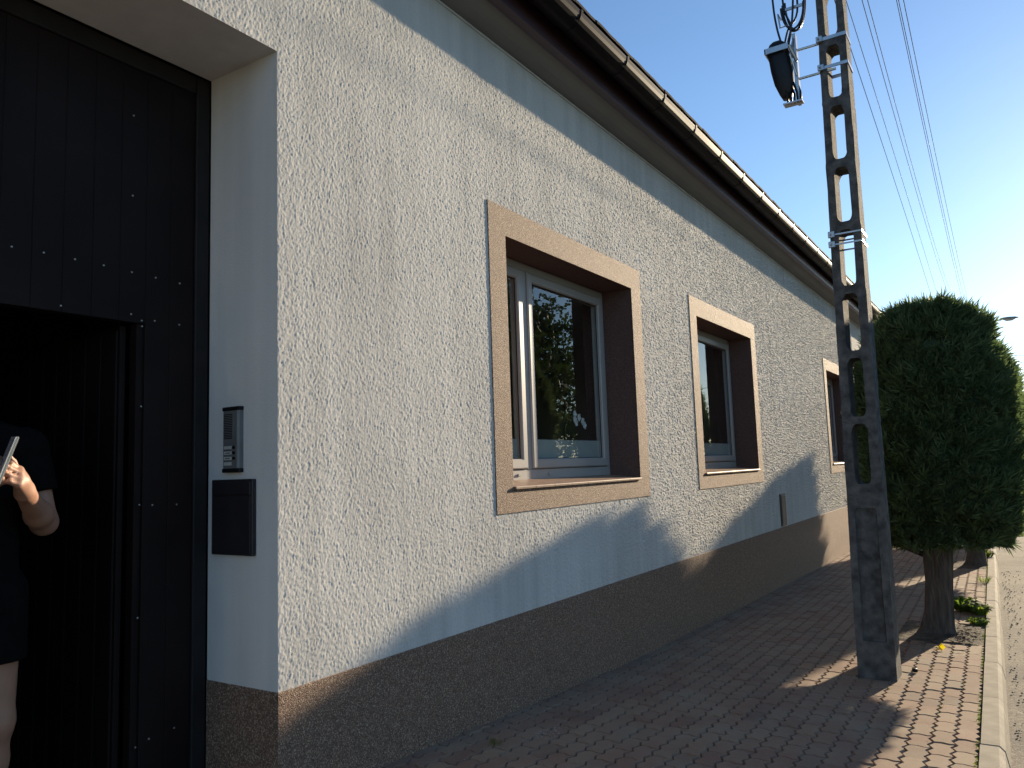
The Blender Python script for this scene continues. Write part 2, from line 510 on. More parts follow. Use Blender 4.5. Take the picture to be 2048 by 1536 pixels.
for _, x, y in vis[:300]:
    o = bpy.data.objects.new('paver', pm)
    COL.objects.link(o); o.parent = pavement
    o.location, o.rotation_euler = paver_pose(x, y)
pv = np.array(PV)
allv, allf = [], []
for k, (x, y) in enumerate(rest):
    loc, rot = paver_pose(x, y)
    from mathutils import Euler
    R = np.array(Euler(rot).to_matrix())
    allv.append(pv @ R.T + np.array(loc))
    allf += [tuple(i + k * len(PV) for i in f) for f in PF]
me = bpy.data.meshes.new('paver_field')
me.from_pydata(np.concatenate(allv).tolist(), [], allf); me.materials.append(M['pavef']); me.update()
link('paver_field', me, pavement, kind='stuff')

# kerb of one metre stones
kerb = thing('kerb', None, None, (0, 0, 0), kind='structure')
kv = [(0.0, 0.0), (0.078, 0.0), (0.100, -0.022), (0.122, -0.14), (0.0, -0.14)]
def kerb_mesh():
    bb = MB(); n = len(kv); L, c = 0.997, 0.004
    rings = []
    for y, k in ((0, 0.003), (c, 0), (L - c, 0), (L, 0.003)):
        rings.append([(x + (k if i == 0 else -k if i in (1, 2) else 0), y, z - (k if z > -0.1 else 0)) for i, (x, z) in enumerate(kv)])
    vv = sum(rings, [])
    ff = [tuple(range(n))[::-1], tuple(range(3 * n, 4 * n))]
    for r in range(3):
        for i in range(n):
            ff.append((r * n + i, r * n + (i + 1) % n, (r + 1) * n + (i + 1) % n, (r + 1) * n + i)[::-1])
    bb.raw(vv, ff)
    me = bpy.data.meshes.new('kerb_stone'); me.from_pydata(bb.v, [], [f[::-1] for f in bb.f]); me.materials.append(M['kerb']); me.update()
    return me
km = kerb_mesh()
for j in range(-4, 45):
    y = j + 0.45
    o = bpy.data.objects.new('kerb_stone', km)
    COL.objects.link(o); o.parent = kerb
    o.location = (kerb_x(y) + 0.004 + random.uniform(-0.003, 0.003), y, G(y) + 0.008 + random.uniform(-0.0015, 0.0015))
    o.rotation_euler = (math.atan(G(y + 1) - G(y)), 0, math.atan(0.0258))

# soil in the planting gaps
for k, (px, py) in enumerate(PITS):
    b = MB(); n = 14
    pts = {}
    for i in range(n + 1):
        for j in range(n + 1):
            x = px - 0.30 + i / n * (kerb_x(py) - px + 0.31); y = py - 0.5 + j / n * 1.0
            edge = min(i, n - i, j, n - j) / n
            pts[i, j] = (x, y, G(y) - 0.012 + min(edge * 0.25, 0.02) + random.uniform(-0.004, 0.004) * (edge > 0))
    for i in range(n):
        for j in range(n):
            b.face([pts[i, j], pts[i + 1, j], pts[i + 1, j + 1], pts[i, j + 1]])
    b.build('soil', M['soil'], kind='structure', smooth=True)

# ================================================================== HOUSE
Y0, Y1 = -6.0, 27.0
ZT, ZB = Z(2.607), Z(-2.3)
WIN = [(3.87, 5.70), (7.22, 9.04), (13.30, 15.12), (17.0, 18.8)]
WZ = (Z(-0.118), Z(1.392))
GATE = (-1.55, 2.135); GZ = Z(1.793)
T = 0.44
house = thing('house', 'single-storey grey stucco house with brown plinth, brown window surrounds and dark gutter', 'house', (0, 6, Z(-1.45)))
holes = [(a, c, WZ[0], WZ[1]) for a, c in WIN] + [(GATE[0], GATE[1], ZB, GZ)]
yc = sorted({Y0, Y1, *sum(([h[0], h[1]] for h in holes), [])})
zc = sorted({ZB, ZT, WZ[0], WZ[1], GZ})
b = MB()
for i in range(len(yc) - 1):
    for j in range(len(zc) - 1):
        ym, zm = (yc[i] + yc[i + 1]) / 2, (zc[j] + zc[j + 1]) / 2
        if any(h[0] < ym < h[1] and h[2] < zm < h[3] for h in holes):
            continue
        q = [(yc[i], zc[j]), (yc[i + 1], zc[j]), (yc[i + 1], zc[j + 1]), (yc[i], zc[j + 1])]
        b.face([(-0.016, y, z) for y, z in q], 0)
        b.face([(-T, y, z) for y, z in reversed(q)], 2)
for k, (a, c, z0, z1) in enumerate(holes):
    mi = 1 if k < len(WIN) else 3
    b.face([(0, a, z0), (0, a, z1), (-T, a, z1), (-T, a, z0)], mi)
    b.face([(0, c, z0), (-T, c, z0), (-T, c, z1), (0, c, z1)], mi)
    b.face([(0, a, z1), (0, c, z1), (-T, c, z1), (-T, a, z1)], mi)
    if k < len(WIN):
        b.face([(0, a, z0), (-T, a, z0), (-T, c, z0), (0, c, z0)], mi)
b.face([(0, Y1, ZB), (-T, Y1, ZB), (-T, Y1, ZT), (0, Y1, ZT)], 0)
b.face([(0, Y0, ZB), (0, Y0, ZT), (-T, Y0, ZT), (-T, Y0, ZB)], 0)
M['reveal'] = stucco('reveal_stucco', (0.74, 0.72, 0.69), 0.55, 0.003, 170.0)
wallob = b.build('wall', [M['wall'], M['revealshaded'], M['dark'], M['reveal']], house)

# coarse scratch plaster as real relief on the street front
def spaced(breaks, step):
    out = []
    for a, c in zip(breaks[:-1], breaks[1:]):
        y_ = a; seg = [a]
        while y_ < c:
            y_ += step(y_); seg.append(y_)
        seg = np.array(seg); seg = a + (seg - a) * (c - a) / (seg[-1] - a)
        out.append(seg[:-1])
    return np.concatenate(out + [[breaks[-1]]])
PTOPZ = Z(-0.843) - 0.01
gy = spaced([-4.5, GATE[0], GATE[1], WIN[0][0], WIN[0][1], WIN[1][0], WIN[1][1], WIN[2][0], WIN[2][1], 16.0], lambda y_: 0.0042 * max(1.0, (max(y_, 2.2) / 2.6) ** 0.76) if y_ > 1.2 else 0.0095)
gz_ = spaced([PTOPZ, WZ[0], WZ[1], GZ, ZT - 0.004], lambda z_: 0.0055)
ny_, nz_ = len(gy), len(gz_)
ym_, zm_ = (gy[:-1] + gy[1:]) / 2, (gz_[:-1] + gz_[1:]) / 2
keep = np.ones((ny_ - 1, nz_ - 1), bool)
for a, c, z0, z1 in holes:
    keep &= ~(((ym_ > a) & (ym_ < c))[:, None] & ((zm_ > z0) & (zm_ < z1))[None, :])
# hidden behind the window surrounds
for a, c in WIN:
    keep &= ~(((ym_ > a - 0.15) & (ym_ < c + 0.15))[:, None] & ((zm_ > WZ[0] - 0.11) & (zm_ < WZ[1] + 0.15))[None, :])
hgt = rng.normal(0, 1, (ny_, nz_))
def blur(q, w0):
    p = np.pad(q, 1, mode='edge')
    return (q * w0 + p[:-2, 1:-1] + p[2:, 1:-1] + p[1:-1, :-2] + p[1:-1, 2:]) / (w0 + 4)
h1 = blur(hgt, 16.0); h1 /= h1.std()
h2 = rng.normal(0, 1, (ny_, nz_))
for _ in range(5): h2 = blur(h2, 1.0)
h2 /= h2.std()
amp = np.gradient(gy) * np.interp(gy, [3.2, 10.0], [0.195, 0.36])
hgt = np.clip((h1 * 1.0 + h2 * 0.07), -2.2, 2.2) * amp[:, None] + 0.0004 - np.clip(amp - 0.0012, 0, 1)[:, None] * 1.1
hgt = np.minimum(hgt, 0.0062)
cnt = np.zeros((ny_, nz_), int)
for i in (0, 1):
    for j in (0, 1):
        cnt[i:ny_ - 1 + i, j:nz_ - 1 + j] += keep
hgt[cnt < 4] = 0.0
vy, vz = np.meshgrid(gy, gz_, indexing='ij')
co = np.stack([hgt, vy, vz], -1).reshape(-1, 3)
ii, jj = np.nonzero(keep)
fa = np.stack([ii * nz_ + jj, (ii + 1) * nz_ + jj, (ii + 1) * nz_ + jj + 1, ii * nz_ + jj + 1], 1)
used = np.zeros(len(co), bool); used[fa.reshape(-1)] = True
remap = np.cumsum(used) - 1
co, fa = co[used], remap[fa]
me = bpy.data.meshes.new('plaster')
me.vertices.add(len(co)); me.vertices.foreach_set('co', co.astype(np.float32).reshape(-1))
me.loops.add(len(fa) * 4); me.loops.foreach_set('vertex_index', fa.astype(np.int32).reshape(-1))
me.polygons.add(len(fa)); me.polygons.foreach_set('loop_start', np.arange(0, len(fa) * 4, 4, dtype=np.int32))
me.update(calc_edges=True)
me.materials.append(M['plaster'])
link('plaster', me, house)

# plinth, slightly proud of the wall
b = MB()
PT = Z(-0.843)
b.box(-T + 0.002, 0.007, GATE[1] - 0.006, Y1 + 0.004, ZB, PT, bev=0.002)
b.box(-T + 0.002, 0.004, Y0 - 0.004, GATE[0] + 0.004, ZB, PT, bev=0.002)
b.build('plinth', M['mosaic'], house)

# rooms behind the windows and the gate passage
def room(bb, x0, x1, y0, y1, z0, z1, mi=0):
    P = lambda x, y, z: (x, y, z)
    bb.face([P(x0, y0, z0), P(x0, y1, z0), P(x0, y1, z1), P(x0, y0, z1)], mi)
    bb.face([P(x0, y0, z0), P(x0, y0, z1), P(x1, y0, z1), P(x1, y0, z0)], mi)
    bb.face([P(x0, y1, z0), P(x1, y1, z0), P(x1, y1, z1), P(x0, y1, z1)], mi)
    bb.face([P(x0, y0, z0), P(x1, y0, z0), P(x1, y1, z0), P(x0, y1, z0)], mi)
    bb.face([P(x0, y0, z1), P(x0, y1, z1), P(x1, y1, z1), P(x1, y0, z1)], mi)
b = MB()
room(b, -4.3, -T - 0.003, 2.9, 10.2, Z(-0.9), Z(2.0))
room(b, -4.3, -T - 0.003, 12.2, 20.0, Z(-0.9), Z(2.0))
b.build('room', M['room'], house)
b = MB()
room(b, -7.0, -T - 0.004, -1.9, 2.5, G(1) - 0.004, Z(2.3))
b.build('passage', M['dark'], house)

# eave: cove, bead, fascia, gutter, tiles, roof
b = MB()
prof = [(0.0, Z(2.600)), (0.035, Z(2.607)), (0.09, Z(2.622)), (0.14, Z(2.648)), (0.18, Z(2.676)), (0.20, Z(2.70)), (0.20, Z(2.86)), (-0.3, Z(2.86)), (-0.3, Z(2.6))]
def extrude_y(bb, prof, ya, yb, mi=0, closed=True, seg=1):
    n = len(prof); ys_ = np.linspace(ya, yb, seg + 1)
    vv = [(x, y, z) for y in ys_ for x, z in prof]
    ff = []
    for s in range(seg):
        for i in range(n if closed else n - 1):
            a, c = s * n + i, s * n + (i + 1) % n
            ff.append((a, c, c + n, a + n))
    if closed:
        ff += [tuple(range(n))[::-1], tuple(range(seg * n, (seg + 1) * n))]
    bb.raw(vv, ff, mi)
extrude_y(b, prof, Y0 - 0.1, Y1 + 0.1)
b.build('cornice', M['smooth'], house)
b = MB()
extrude_y(b, [(0.001, Z(2.588)), (0.009, Z(2.590)), (0.011, Z(2.600)), (0.001, Z(2.603))], Y0, Y1)
b.build('sealing_bead', M['bead'], house)
b = MB()
extrude_y(b, [(0.196, Z(2.668)), (0.226, Z(2.668)), (0.226, Z(2.93)), (0.196, Z(2.93))], Y0 - 0.1, Y1 + 0.1)
extrude_y(b, [(0.170, Z(2.662)), (0.232, Z(2.662)), (0.232, Z(2.688)), (0.170, Z(2.688))], Y0 - 0.1, Y1 + 0.1)
b.build('fascia', M['brownmetal'], house)
gx, gz, gr = 0.325, Z(2.85), 0.093
pr = []
for k in range(13):
    a = math.pi + math.pi * k / 12
    pr.append((gx + gr * math.cos(a), gz + gr * math.sin(a)))
for k in range(7):
    a = -0.5 * math.pi * 0 + math.pi * k / 6 * 1.4
    pr.append((gx + gr - 0.006 + 0.007 * math.cos(a), gz + 0.003 + 0.007 * math.sin(a)))
pr2 = [(gx + (gr - 0.003) * math.cos(math.pi + math.pi * k / 12), gz + (gr - 0.003) * math.sin(math.pi + math.pi * k / 12)) for k in range(12, -1, -1)]
b = MB()
extrude_y(b, pr + pr2, Y0 - 0.15, Y1 + 0.15)
gutter = b.build('gutter', M['gutter'], house, smooth=False)
for k in range(46):
    y = Y0 + 0.4 + k * 0.7
    if not 2.2 < y < 26:
        continue
    bb = MB()
    p = [(gx + (gr + 0.0035) * math.cos(a), gz + (gr + 0.0035) * math.sin(a)) for a in np.linspace(math.pi, 2 * math.pi, 13)]
    p += [(gx + gr + 0.006, gz + 0.016)]
    q = [(gx + (gr + 0.0008) * math.cos(a), gz + (gr + 0.0008) * math.sin(a)) for a in np.linspace(2 * math.pi, math.pi, 13)]
    extrude_y(bb, p + q, y, y + 0.026)
    bb.build('bracket', M['gutter'], gutter)
# roof sheet
RS = math.tan(math.radians(38))
b = MB()
for x0, x1 in ((0.22, -6.0),):
    extrude_y(b, [(x0, Z(2.945)), (x1, Z(2.945) + (x0 - x1) * RS), (x1, Z(2.91) + (x0 - x1) * RS), (x0, Z(2.91))], Y0 - 0.1, Y1 + 0.1)
roof = b.build('roof', M['tile'], house)
# eave course of tiles
tm = MB()
TW = 0.296
n = 8
vv = []
for sx, sz in ((0.385, 0.0), (0.02, 0.365 * RS)):
    for top in (0, 1):
        for i in range(n + 1):
            u = i / n
            h = 0.003 * math.sin(u * math.pi * 2)
            vv.append((sx, u * TW, sz + h + (0.020 if top else 0)))
k = n + 1
ff = []
for i in range(n):
    ff += [(k + i, k + i + 1, 3 * k + i + 1, 3 * k + i), (i, 2 * k + i, 2 * k + i + 1, i + 1), (i, i + 1, k + i + 1, k + i)]
ff += [(0, k, 3 * k, 2 * k), (n, 2 * k + n, 3 * k + n, k + n)]
tm.raw(vv, ff)
tme = bpy.data.meshes.new('roof_tile'); tme.from_pydata(tm.v, [], tm.f); tme.materials.append(M['tile']); tme.update()
for j in range(80):
    y = 2.4 + j * 0.3
    o = bpy.data.objects.new('roof_tile', tme); COL.objects.link(o)
    o.parent = roof
    o.location = (random.uniform(-0.003, 0.003), y, Z(2.928) + random.uniform(-0.002, 0.002))
    o.rotation_euler = (random.uniform(-0.004, 0.004), 0, random.uniform(-0.006, 0.006))

# windows -----------------------------------------------------------
def ring(bb, x0, x1, ya, yb, za, zb, wl, wr, wb, wt, mi=0, bev=0.0):
    """a rectangular ring in the wall plane, extruded from x0 to x1"""
    o = [(ya, za), (yb, za), (yb, zb), (ya, zb)]
    i_ = [(ya + wl, za + wb), (yb - wr, za + wb), (yb - wr, zb - wt), (ya + wl, zb - wt)]
    ob = [(y + (bev if k in (0, 3) else -bev), z + (bev if k < 2 else -bev)) for k, (y, z) in enumerate(o)]
    ib = [(y - (bev if k in (0, 3) else -bev), z - (bev if k < 2 else -bev)) for k, (y, z) in enumerate(i_)]
    L = [[(x0, *p) for p in o], [(x1 - bev, *p) for p in o], [(x1, *p) for p in ob], [(x1, *p) for p in ib], [(x1 - bev, *p) for p in i_], [(x0, *p) for p in i_]]
    vv = sum(L, []); ff = []
    for r in range(6):
        for k in range(4):
            a, c = r * 4 + k, r * 4 + (k + 1) % 4
            d, e = ((r + 1) % 6) * 4 + (k + 1) % 4, ((r + 1) % 6) * 4 + k
            ff.append((a, c, d, e))
    bb.raw(vv, ff, mi)

def window(ya, yb):
    za, zb = WZ
    fx = -0.25
    bb = MB()
    ring(bb, fx - 0.07, fx, ya, yb, za + 0.03, zb, 0.055, 0.055, 0.07, 0.055, bev=0.004)
    win = bb.build('window', M['upvc'], house)
    bb = MB(); ring(bb, -0.004, 0.007, ya - 0.183, yb + 0.183, za - 0.147, zb + 0.18, 0.183, 0.183, 0.147, 0.18, bev=0.002)
    bb.build('surround', M['mosaic'], win)
    my = ya + 0.60
    bb = MB(); bb.box(fx - 0.066, fx + 0.003, my - 0.03, my + 0.03, za + 0.10, zb - 0.055, bev=0.004)
    bb.build('mullion', M['upvc'], win)
    for a, c in ((ya + 0.058, my - 0.034), (my + 0.034, yb - 0.058)):
        bb = MB(); ring(bb, fx - 0.05, fx + 0.016, a, c, za + 0.104, zb - 0.058, 0.062, 0.062, 0.066, 0.066, bev=0.008)
        sash = bb.build('sash', M['upvc'], win)
        a2, c2, z2, z3 = a + 0.060, c - 0.060, za + 0.168, zb - 0.122
        bb = MB(); bb.face([(fx - 0.016, a2, z2), (fx - 0.016, c2, z2), (fx - 0.016, c2, z3), (fx - 0.016, a2, z3)])
        bb.build('pane', M['glass'], win)
        bb = MB(); ring(bb, fx - 0.012, fx - 0.006, a2, c2, z2, z3, 0.007, 0.007, 0.007, 0.007)
        bb.build('gasket', M['gasket'], win)
        bb = MB(); bb.box(fx - 0.034, fx - 0.030, a2, c2, z2, z2 + 0.135)
        bb.build('frosted_strip', M['film'], win)
    for y in (ya + 0.46, ya + 0.86, yb - 0.16):
        bb = MB()
        bb.box(fx, fx + 0.010, y - 0.018, y + 0.018, za + 0.056, za + 0.074, bev=0.004)
        bb.build('drain_cap', M['upvc'], win)
    # sloping sill made of clinker tiles
    n = 8; w_ = (yb - ya - 0.004) / n
    for k in range(n):
        y0, y1 = ya + 0.002 + k * w_, ya + 0.002 + (k + 1) * w_ - 0.003
        bb = MB()
        pz = [(fx - 0.01, za + 0.036), (0.020, za + 0.004), (0.024, za - 0.001), (0.023, za - 0.011), (0.012, za - 0.011), (0.012, za - 0.002), (fx - 0.01, za + 0.014)]
        extrude_y(bb, pz, y0, y1)
        bb.build('sill_tile', M['sill'], win)
    return win
for a, c in WIN:
    window(a, c)

# ================================================================== GATE
gate = thing('gate', 'tall dark metal gate of narrow vertical boards with wicket standing open', 'gate', (-0.46, 0.3, G(1)))
gf = -0.455
b = MB()
b.box(gf - 0.06, gf + 0.012, 2.066, 2.131, G(1) + 0.004, GZ - 0.006, bev=0.004)
b.build('post', M['gateframe'], gate)
b = MB()
b.box(gf - 0.06, gf + 0.012, -1.54, -1.475, G(1) + 0.004, GZ - 0.006, bev=0.004)
b.build('post', M['gateframe'], gate)
b = MB()
b.box(gf - 0.06, gf + 0.010, -1.473, 2.064, GZ - 0.085, GZ - 0.006, bev=0.004)
b.build('head_bar', M['gateframe'], gate)
WK0, WK1, WKZ = 0.80, 1.812, Z(0.634)
PW = 0.1112
k = 0
y = 2.064
gb = G(1) + 0.02
while y - PW > -1.48:
    ya, yb = y - PW, y
    yc_ = (ya + yb) / 2
    lowz = WKZ if WK0 < yc_ < WK1 else gb
    bb = MB()
    e = 0.004
    pz = [(ya + 0.0004, gf - 0.012), (ya + 0.0004, gf - 0.0016), (ya + 0.004, gf), (yb - 0.004, gf), (yb - 0.0004, gf - 0.0016), (yb - 0.0004, gf - 0.012)]
    vv = [(x, yy_, z) for z in (lowz, GZ - 0.088) for yy_, x in pz]
    nn = len(pz)
    bb.raw(vv, [(i, (i + 1) % nn, (i + 1) % nn + nn, i + nn) for i in range(nn)] + [tuple(range(nn))[::-1], tuple(range(nn, 2 * nn))])
    bb.build('board', M['gate'], gate)
    y -= PW
    k += 1
b = MB()
b.box(gf - 0.055, gf - 0.0125, WK0 - 0.05, WK0, gb, WKZ + 0.06)
b.box(gf - 0.055, gf - 0.0125, WK1, WK1 + 0.05, gb, WKZ + 0.06)
b.box(gf - 0.055, gf - 0.0125, WK0, WK1, WKZ, WKZ + 0.06)
b.build('wicket_frame', M['gate'], gate)
# wicket leaf swung inwards
wk = MB(); wk.box(-1.44, gf - 0.062, WK1 - 0.040, WK1 - 0.016, gb + 0.01, WKZ - 0.01)
leaf = wk.build('wicket_door', M['gate'], gate)
for k in range(8):
    x1 = gf - 0.07 - k * 0.114
    bb = MB(); bb.box(x1 - 0.108, x1, WK1 - 0.050, WK1 - 0.0405, gb + 0.03, WKZ - 0.03, bev=0.003)
    bb.build('board', M['gate'], leaf)
bb = MB(); bb.tube([(-1.36, WK1 - 0.05, Z(-0.16)), (-1.36, WK1 - 0.10, Z(-0.16)), (-1.26, WK1 - 0.10, Z(-0.16))], 0.009)
bb.build('handle', M['steel'], leaf, smooth=True)
scr = MB()
for r in range(10):
    pass
def screw_mesh():
    vv = [(0.0036, 0, 0)]; ff = []
    for j, (rr, xx) in enumerate(((0.0028, 0.0030), (0.0042, 0.0))):
        for i in range(10):
            a = 2 * math.pi * i / 10
            vv.append((xx, rr * math.cos(a), rr * math.sin(a)))
    for i in range(10):
        ff += [(0, 1 + i, 1 + (i + 1) % 10), (1 + i, 11 + i, 11 + (i + 1) % 10, 1 + (i + 1) % 10)]
    me = bpy.data.meshes.new('screw'); me.from_pydata(vv, [], ff); me.materials.append(M['screw']); me.update()
    return me
sm = screw_mesh()
for y, z in [(1.328, .843), (1.438, .845), (1.552, .844), (1.664, .843), (1.78, .838), (1.885, .835), (1.996, .831), (1.776, 1.5), (1.778, 1.158), (1.504, .656), (1.78, .665), (1.826, .645), (1.883, .652), (1.996, .651), (1.828, .622), (1.829, .294), (1.829, -.099), (1.885, -.103), (1.994, -.107), (1.829, -.538), (1.829, -1.025), (1.994, -1.0), (1.885, -1.01)]:
    o = bpy.data.objects.new('screw', sm); COL.objects.link(o); o.parent = gate
    o.matrix_parent_inverse = Matrix.Translation(-gate.location)
    o.location = (gf, y, Z(z))

# ================================================================== INTERCOM, MAILBOX, BOX
ry = GATE[1]
ic = thing('intercom', 'narrow grey door intercom with speaker slots and name plates beside gate', 'intercom', (-0.262, ry, Z(0.02)))
b = MB(); b.box(-0.315, -0.209, ry - 0.022, ry - 0.001, Z(0.020), Z(0.290), bev=0.002)
b.build('housing', M['panel'], ic)
b = MB(); b.box(-0.222, -0.2075, ry - 0.0245, ry - 0.0225, Z(0.036), Z(0.274)); b.build('side_strip', M['panellit'], ic)
for z0, z1 in ((0.276, 0.2925), (0.0175, 0.034)):
    b = MB(); b.box(-0.317, -0.207, ry - 0.026, ry - 0.0005, Z(z0), Z(z1), bev=0.002); b.build('end_cap', M['black'], ic)
for k in range(15):
    z = 0.262 - k * 0.0072
    b = MB(); b.box(-0.309, -0.254, ry - 0.0235, ry - 0.0222, Z(z - 0.0034), Z(z)); b.build('speaker_slot', M['black'], ic)
for k in range(4):
    z = 0.128 - k * 0.0225
    b = MB(); b.box(-0.306, -0.257, ry - 0.0240, ry - 0.0222, Z(z - 0.0135), Z(z)); pl = b.build('name_plate', M['plate'], ic)
    if k in (1, 2):
        b = MB(); b.box(-0.296, -0.268, ry - 0.0246, ry - 0.0243, Z(z - 0.0082), Z(z - 0.0055)); b.build('name_mark', M['black'], pl)
    if k < 3:
        b = MB(); b.tube([(-0.242, ry - 0.0222, Z(z - 0.007)), (-0.242, ry - 0.027, Z(z - 0.007))], 0.0065, 12); b.build('button', M['black'], ic)
mbx = thing('mailbox', 'flat dark mailbox front set in the pale gate reveal below the intercom', 'mailbox', (-0.26, ry, Z(-0.322)))
b = MB(); b.box(-0.389, -0.127, ry - 0.022, ry - 0.001, Z(-0.322), Z(-0.0115), bev=0.003); b.build('body', M['mailbox'], mbx)
b = MB(); b.box(-0.380, -0.136, ry - 0.027, ry - 0.0225, Z(-0.075), Z(-0.022), bev=0.002); b.build('flap', M['mailbox'], mbx)
b = MB(); b.box(-0.380, -0.136, ry - 0.0255, ry - 0.0225, Z(-0.316), Z(-0.080), bev=0.002); b.build('door', M['mailbox'], mbx)
ub = thing('utility_box', 'small upright grey cover on the wall just above the plinth', 'box', (0, 9.98, PT))
b = MB(); b.box(0.001, 0.016, 9.865, 10.10, Z(-0.828), Z(-0.44), bev=0.003); b.build('frame', M['box'], ub)
b = MB(); b.box(0.0165, 0.022, 9.885, 10.08, Z(-0.806), Z(-0.462), bev=0.002); b.build('cover', M['box'], ub)

# ================================================================== ORCHID behind the glass
orc = thing('orchid', 'white orchid in a pot behind the glass of the nearest window', 'orchid', (-0.40, 5.25, Z(-0.08)))
b = MB()
for k in range(12):
    pass
def lathe(bb, cx, cy, prof, n=16, mi=0):
    base = len(bb.v)
    for r, z in prof:
        for k in range(n):
            a = 2 * math.pi * k / n
            bb.v.append((cx + r * math.cos(a), cy + r * math.sin(a), z))
    for j in range(len(prof) - 1):
        for k in range(n):
            a, c = base + j * n + k, base + j * n + (k + 1) % n
            bb.f.append((a, c, c + n, a + n)); bb.mi.append(mi)
b = MB(); lathe(b, -0.40, 5.25, [(0.0, Z(-0.08)), (0.045, Z(-0.08)), (0.062, Z(0.05)), (0.055, Z(0.05)), (0.0, Z(0.035))]); b.build('pot', M['film'], orc, smooth=True)
b = MB(); b.tube([(-0.40, 5.25, Z(0.03)), (-0.41, 5.27, Z(0.28)), (-0.40, 5.34, Z(0.40)), (-0.39, 5.46, Z(0.38))], 0.004, 6); b.build('stem', M['weed'], orc)
for k in range(5):
    a = k * 1.3
    b = MB(); d = Vector((math.cos(a), math.sin(a), 0)); p = Vector((-0.40, 5.25, Z(0.045))); s_ = Vector((-d.y, d.x, 0)) * 0.03
    tip = p + d * (0.12 if abs(d.x) < .6 else 0.07) + Vector((0, 0, 0.03)); md = (p + tip) / 2 + Vector((0, 0, 0.03))
    b.raw([p, md + s_, tip, md - s_, md + Vector((0, 0, 0.012))], [(0, 1, 4), (1, 2, 4), (2, 3, 4), (3, 0, 4)]); b.build('leaf', M['weed'], orc)
for k, (yy_, zz_) in enumerate([(5.38, .395), (5.43, .37), (5.47, .34), (5.40, .33), (5.36, .355), (5.50, .31)]):
    b = MB(); c = Vector((-0.385 + 0.01 * (k % 3), yy_, Z(zz_)))
    for j in range(5):
        a = j * 2 * math.pi / 5 + k
        d = Vector((0.25, math.cos(a), math.sin(a))).normalized(); q = Vector((0, -math.sin(a), math.cos(a))) * 0.016
        b.raw([c, c + d * 0.02 + q, c + d * 0.036, c + d * 0.02 - q], [(0, 1, 2, 3)])
    b.build('flower', M['white'], orc)

# ================================================================== UTILITY POLE
PX, PY = 1.615, 5.72
pole = thing('utility_pole', 'leaning grey concrete utility pole with a ladder of oval openings', 'pole', (PX, PY, G(PY) - 0.05))
PB, PTOP = Z(-1.52), Z(4.9)
def pole_half(z):
    u = (z - PB) / (PTOP - PB)
    return 0.118 - 0.040 * u, 0.110 - 0.030 * u            # half width (x), half depth (y)
LEAN = 0.008
def pole_c(z):
    return PX + LEAN * (z - PB), PY
b = MB()
holez = [(-0.19 + 0.4465 * k, 0.2085 + 0.4435 * k) for k in range(0, 11)]
cells = []
zprev = -1.52
lowcells = [(-1.52, -1.30, None), (-1.30, -0.255, 'recess')]
cells += lowcells
for k, (h0, h1) in enumerate(holez):
    z0 = -0.255 if k == 0 else (holez[k - 1][1] + h0) / 2
    z1 = (h1 + holez[k + 1][0]) / 2 if k + 1 < len(holez) else 4.9
    cells.append((z0, z1, (h0, min(h1, 4.7))))
def P3(u, d, z):
    hx, hy = pole_half(Z(z)); cx, cy = pole_c(Z(z))
    r = np.random.default_rng(abs(hash((round(u, 3), round(d, 2), round(z, 3)))) % (2 ** 32))
    j = r.uniform(-0.0025, 0.0025, 2)
    return (cx + u * hx + j[0], cy + d * hy + j[1], Z(z))
def loop(z0, z1, hw, n=5):
    """rounded slot: list of (u,z)"""
    hh = (z1 - z0) / 2; cz = (z0 + z1) / 2; rad = 0.055
    pts = []
    for cx_, cz_, a0 in ((hw, z1, 0), (-hw, z1, 90), (-hw, z0, 180), (hw, z0, 270)):
        for k in range(n):
            a = math.radians(a0 + 90 * k / (n - 1))
            pts.append((cx_ - math.copysign(0.30 * hw / 0.45 * 0.9, cx_) + 0.27 * hw / 0.45 * math.cos(a), cz_ - math.copysign(rad, cz_ - cz) + rad * math.sin(a)))
    return pts
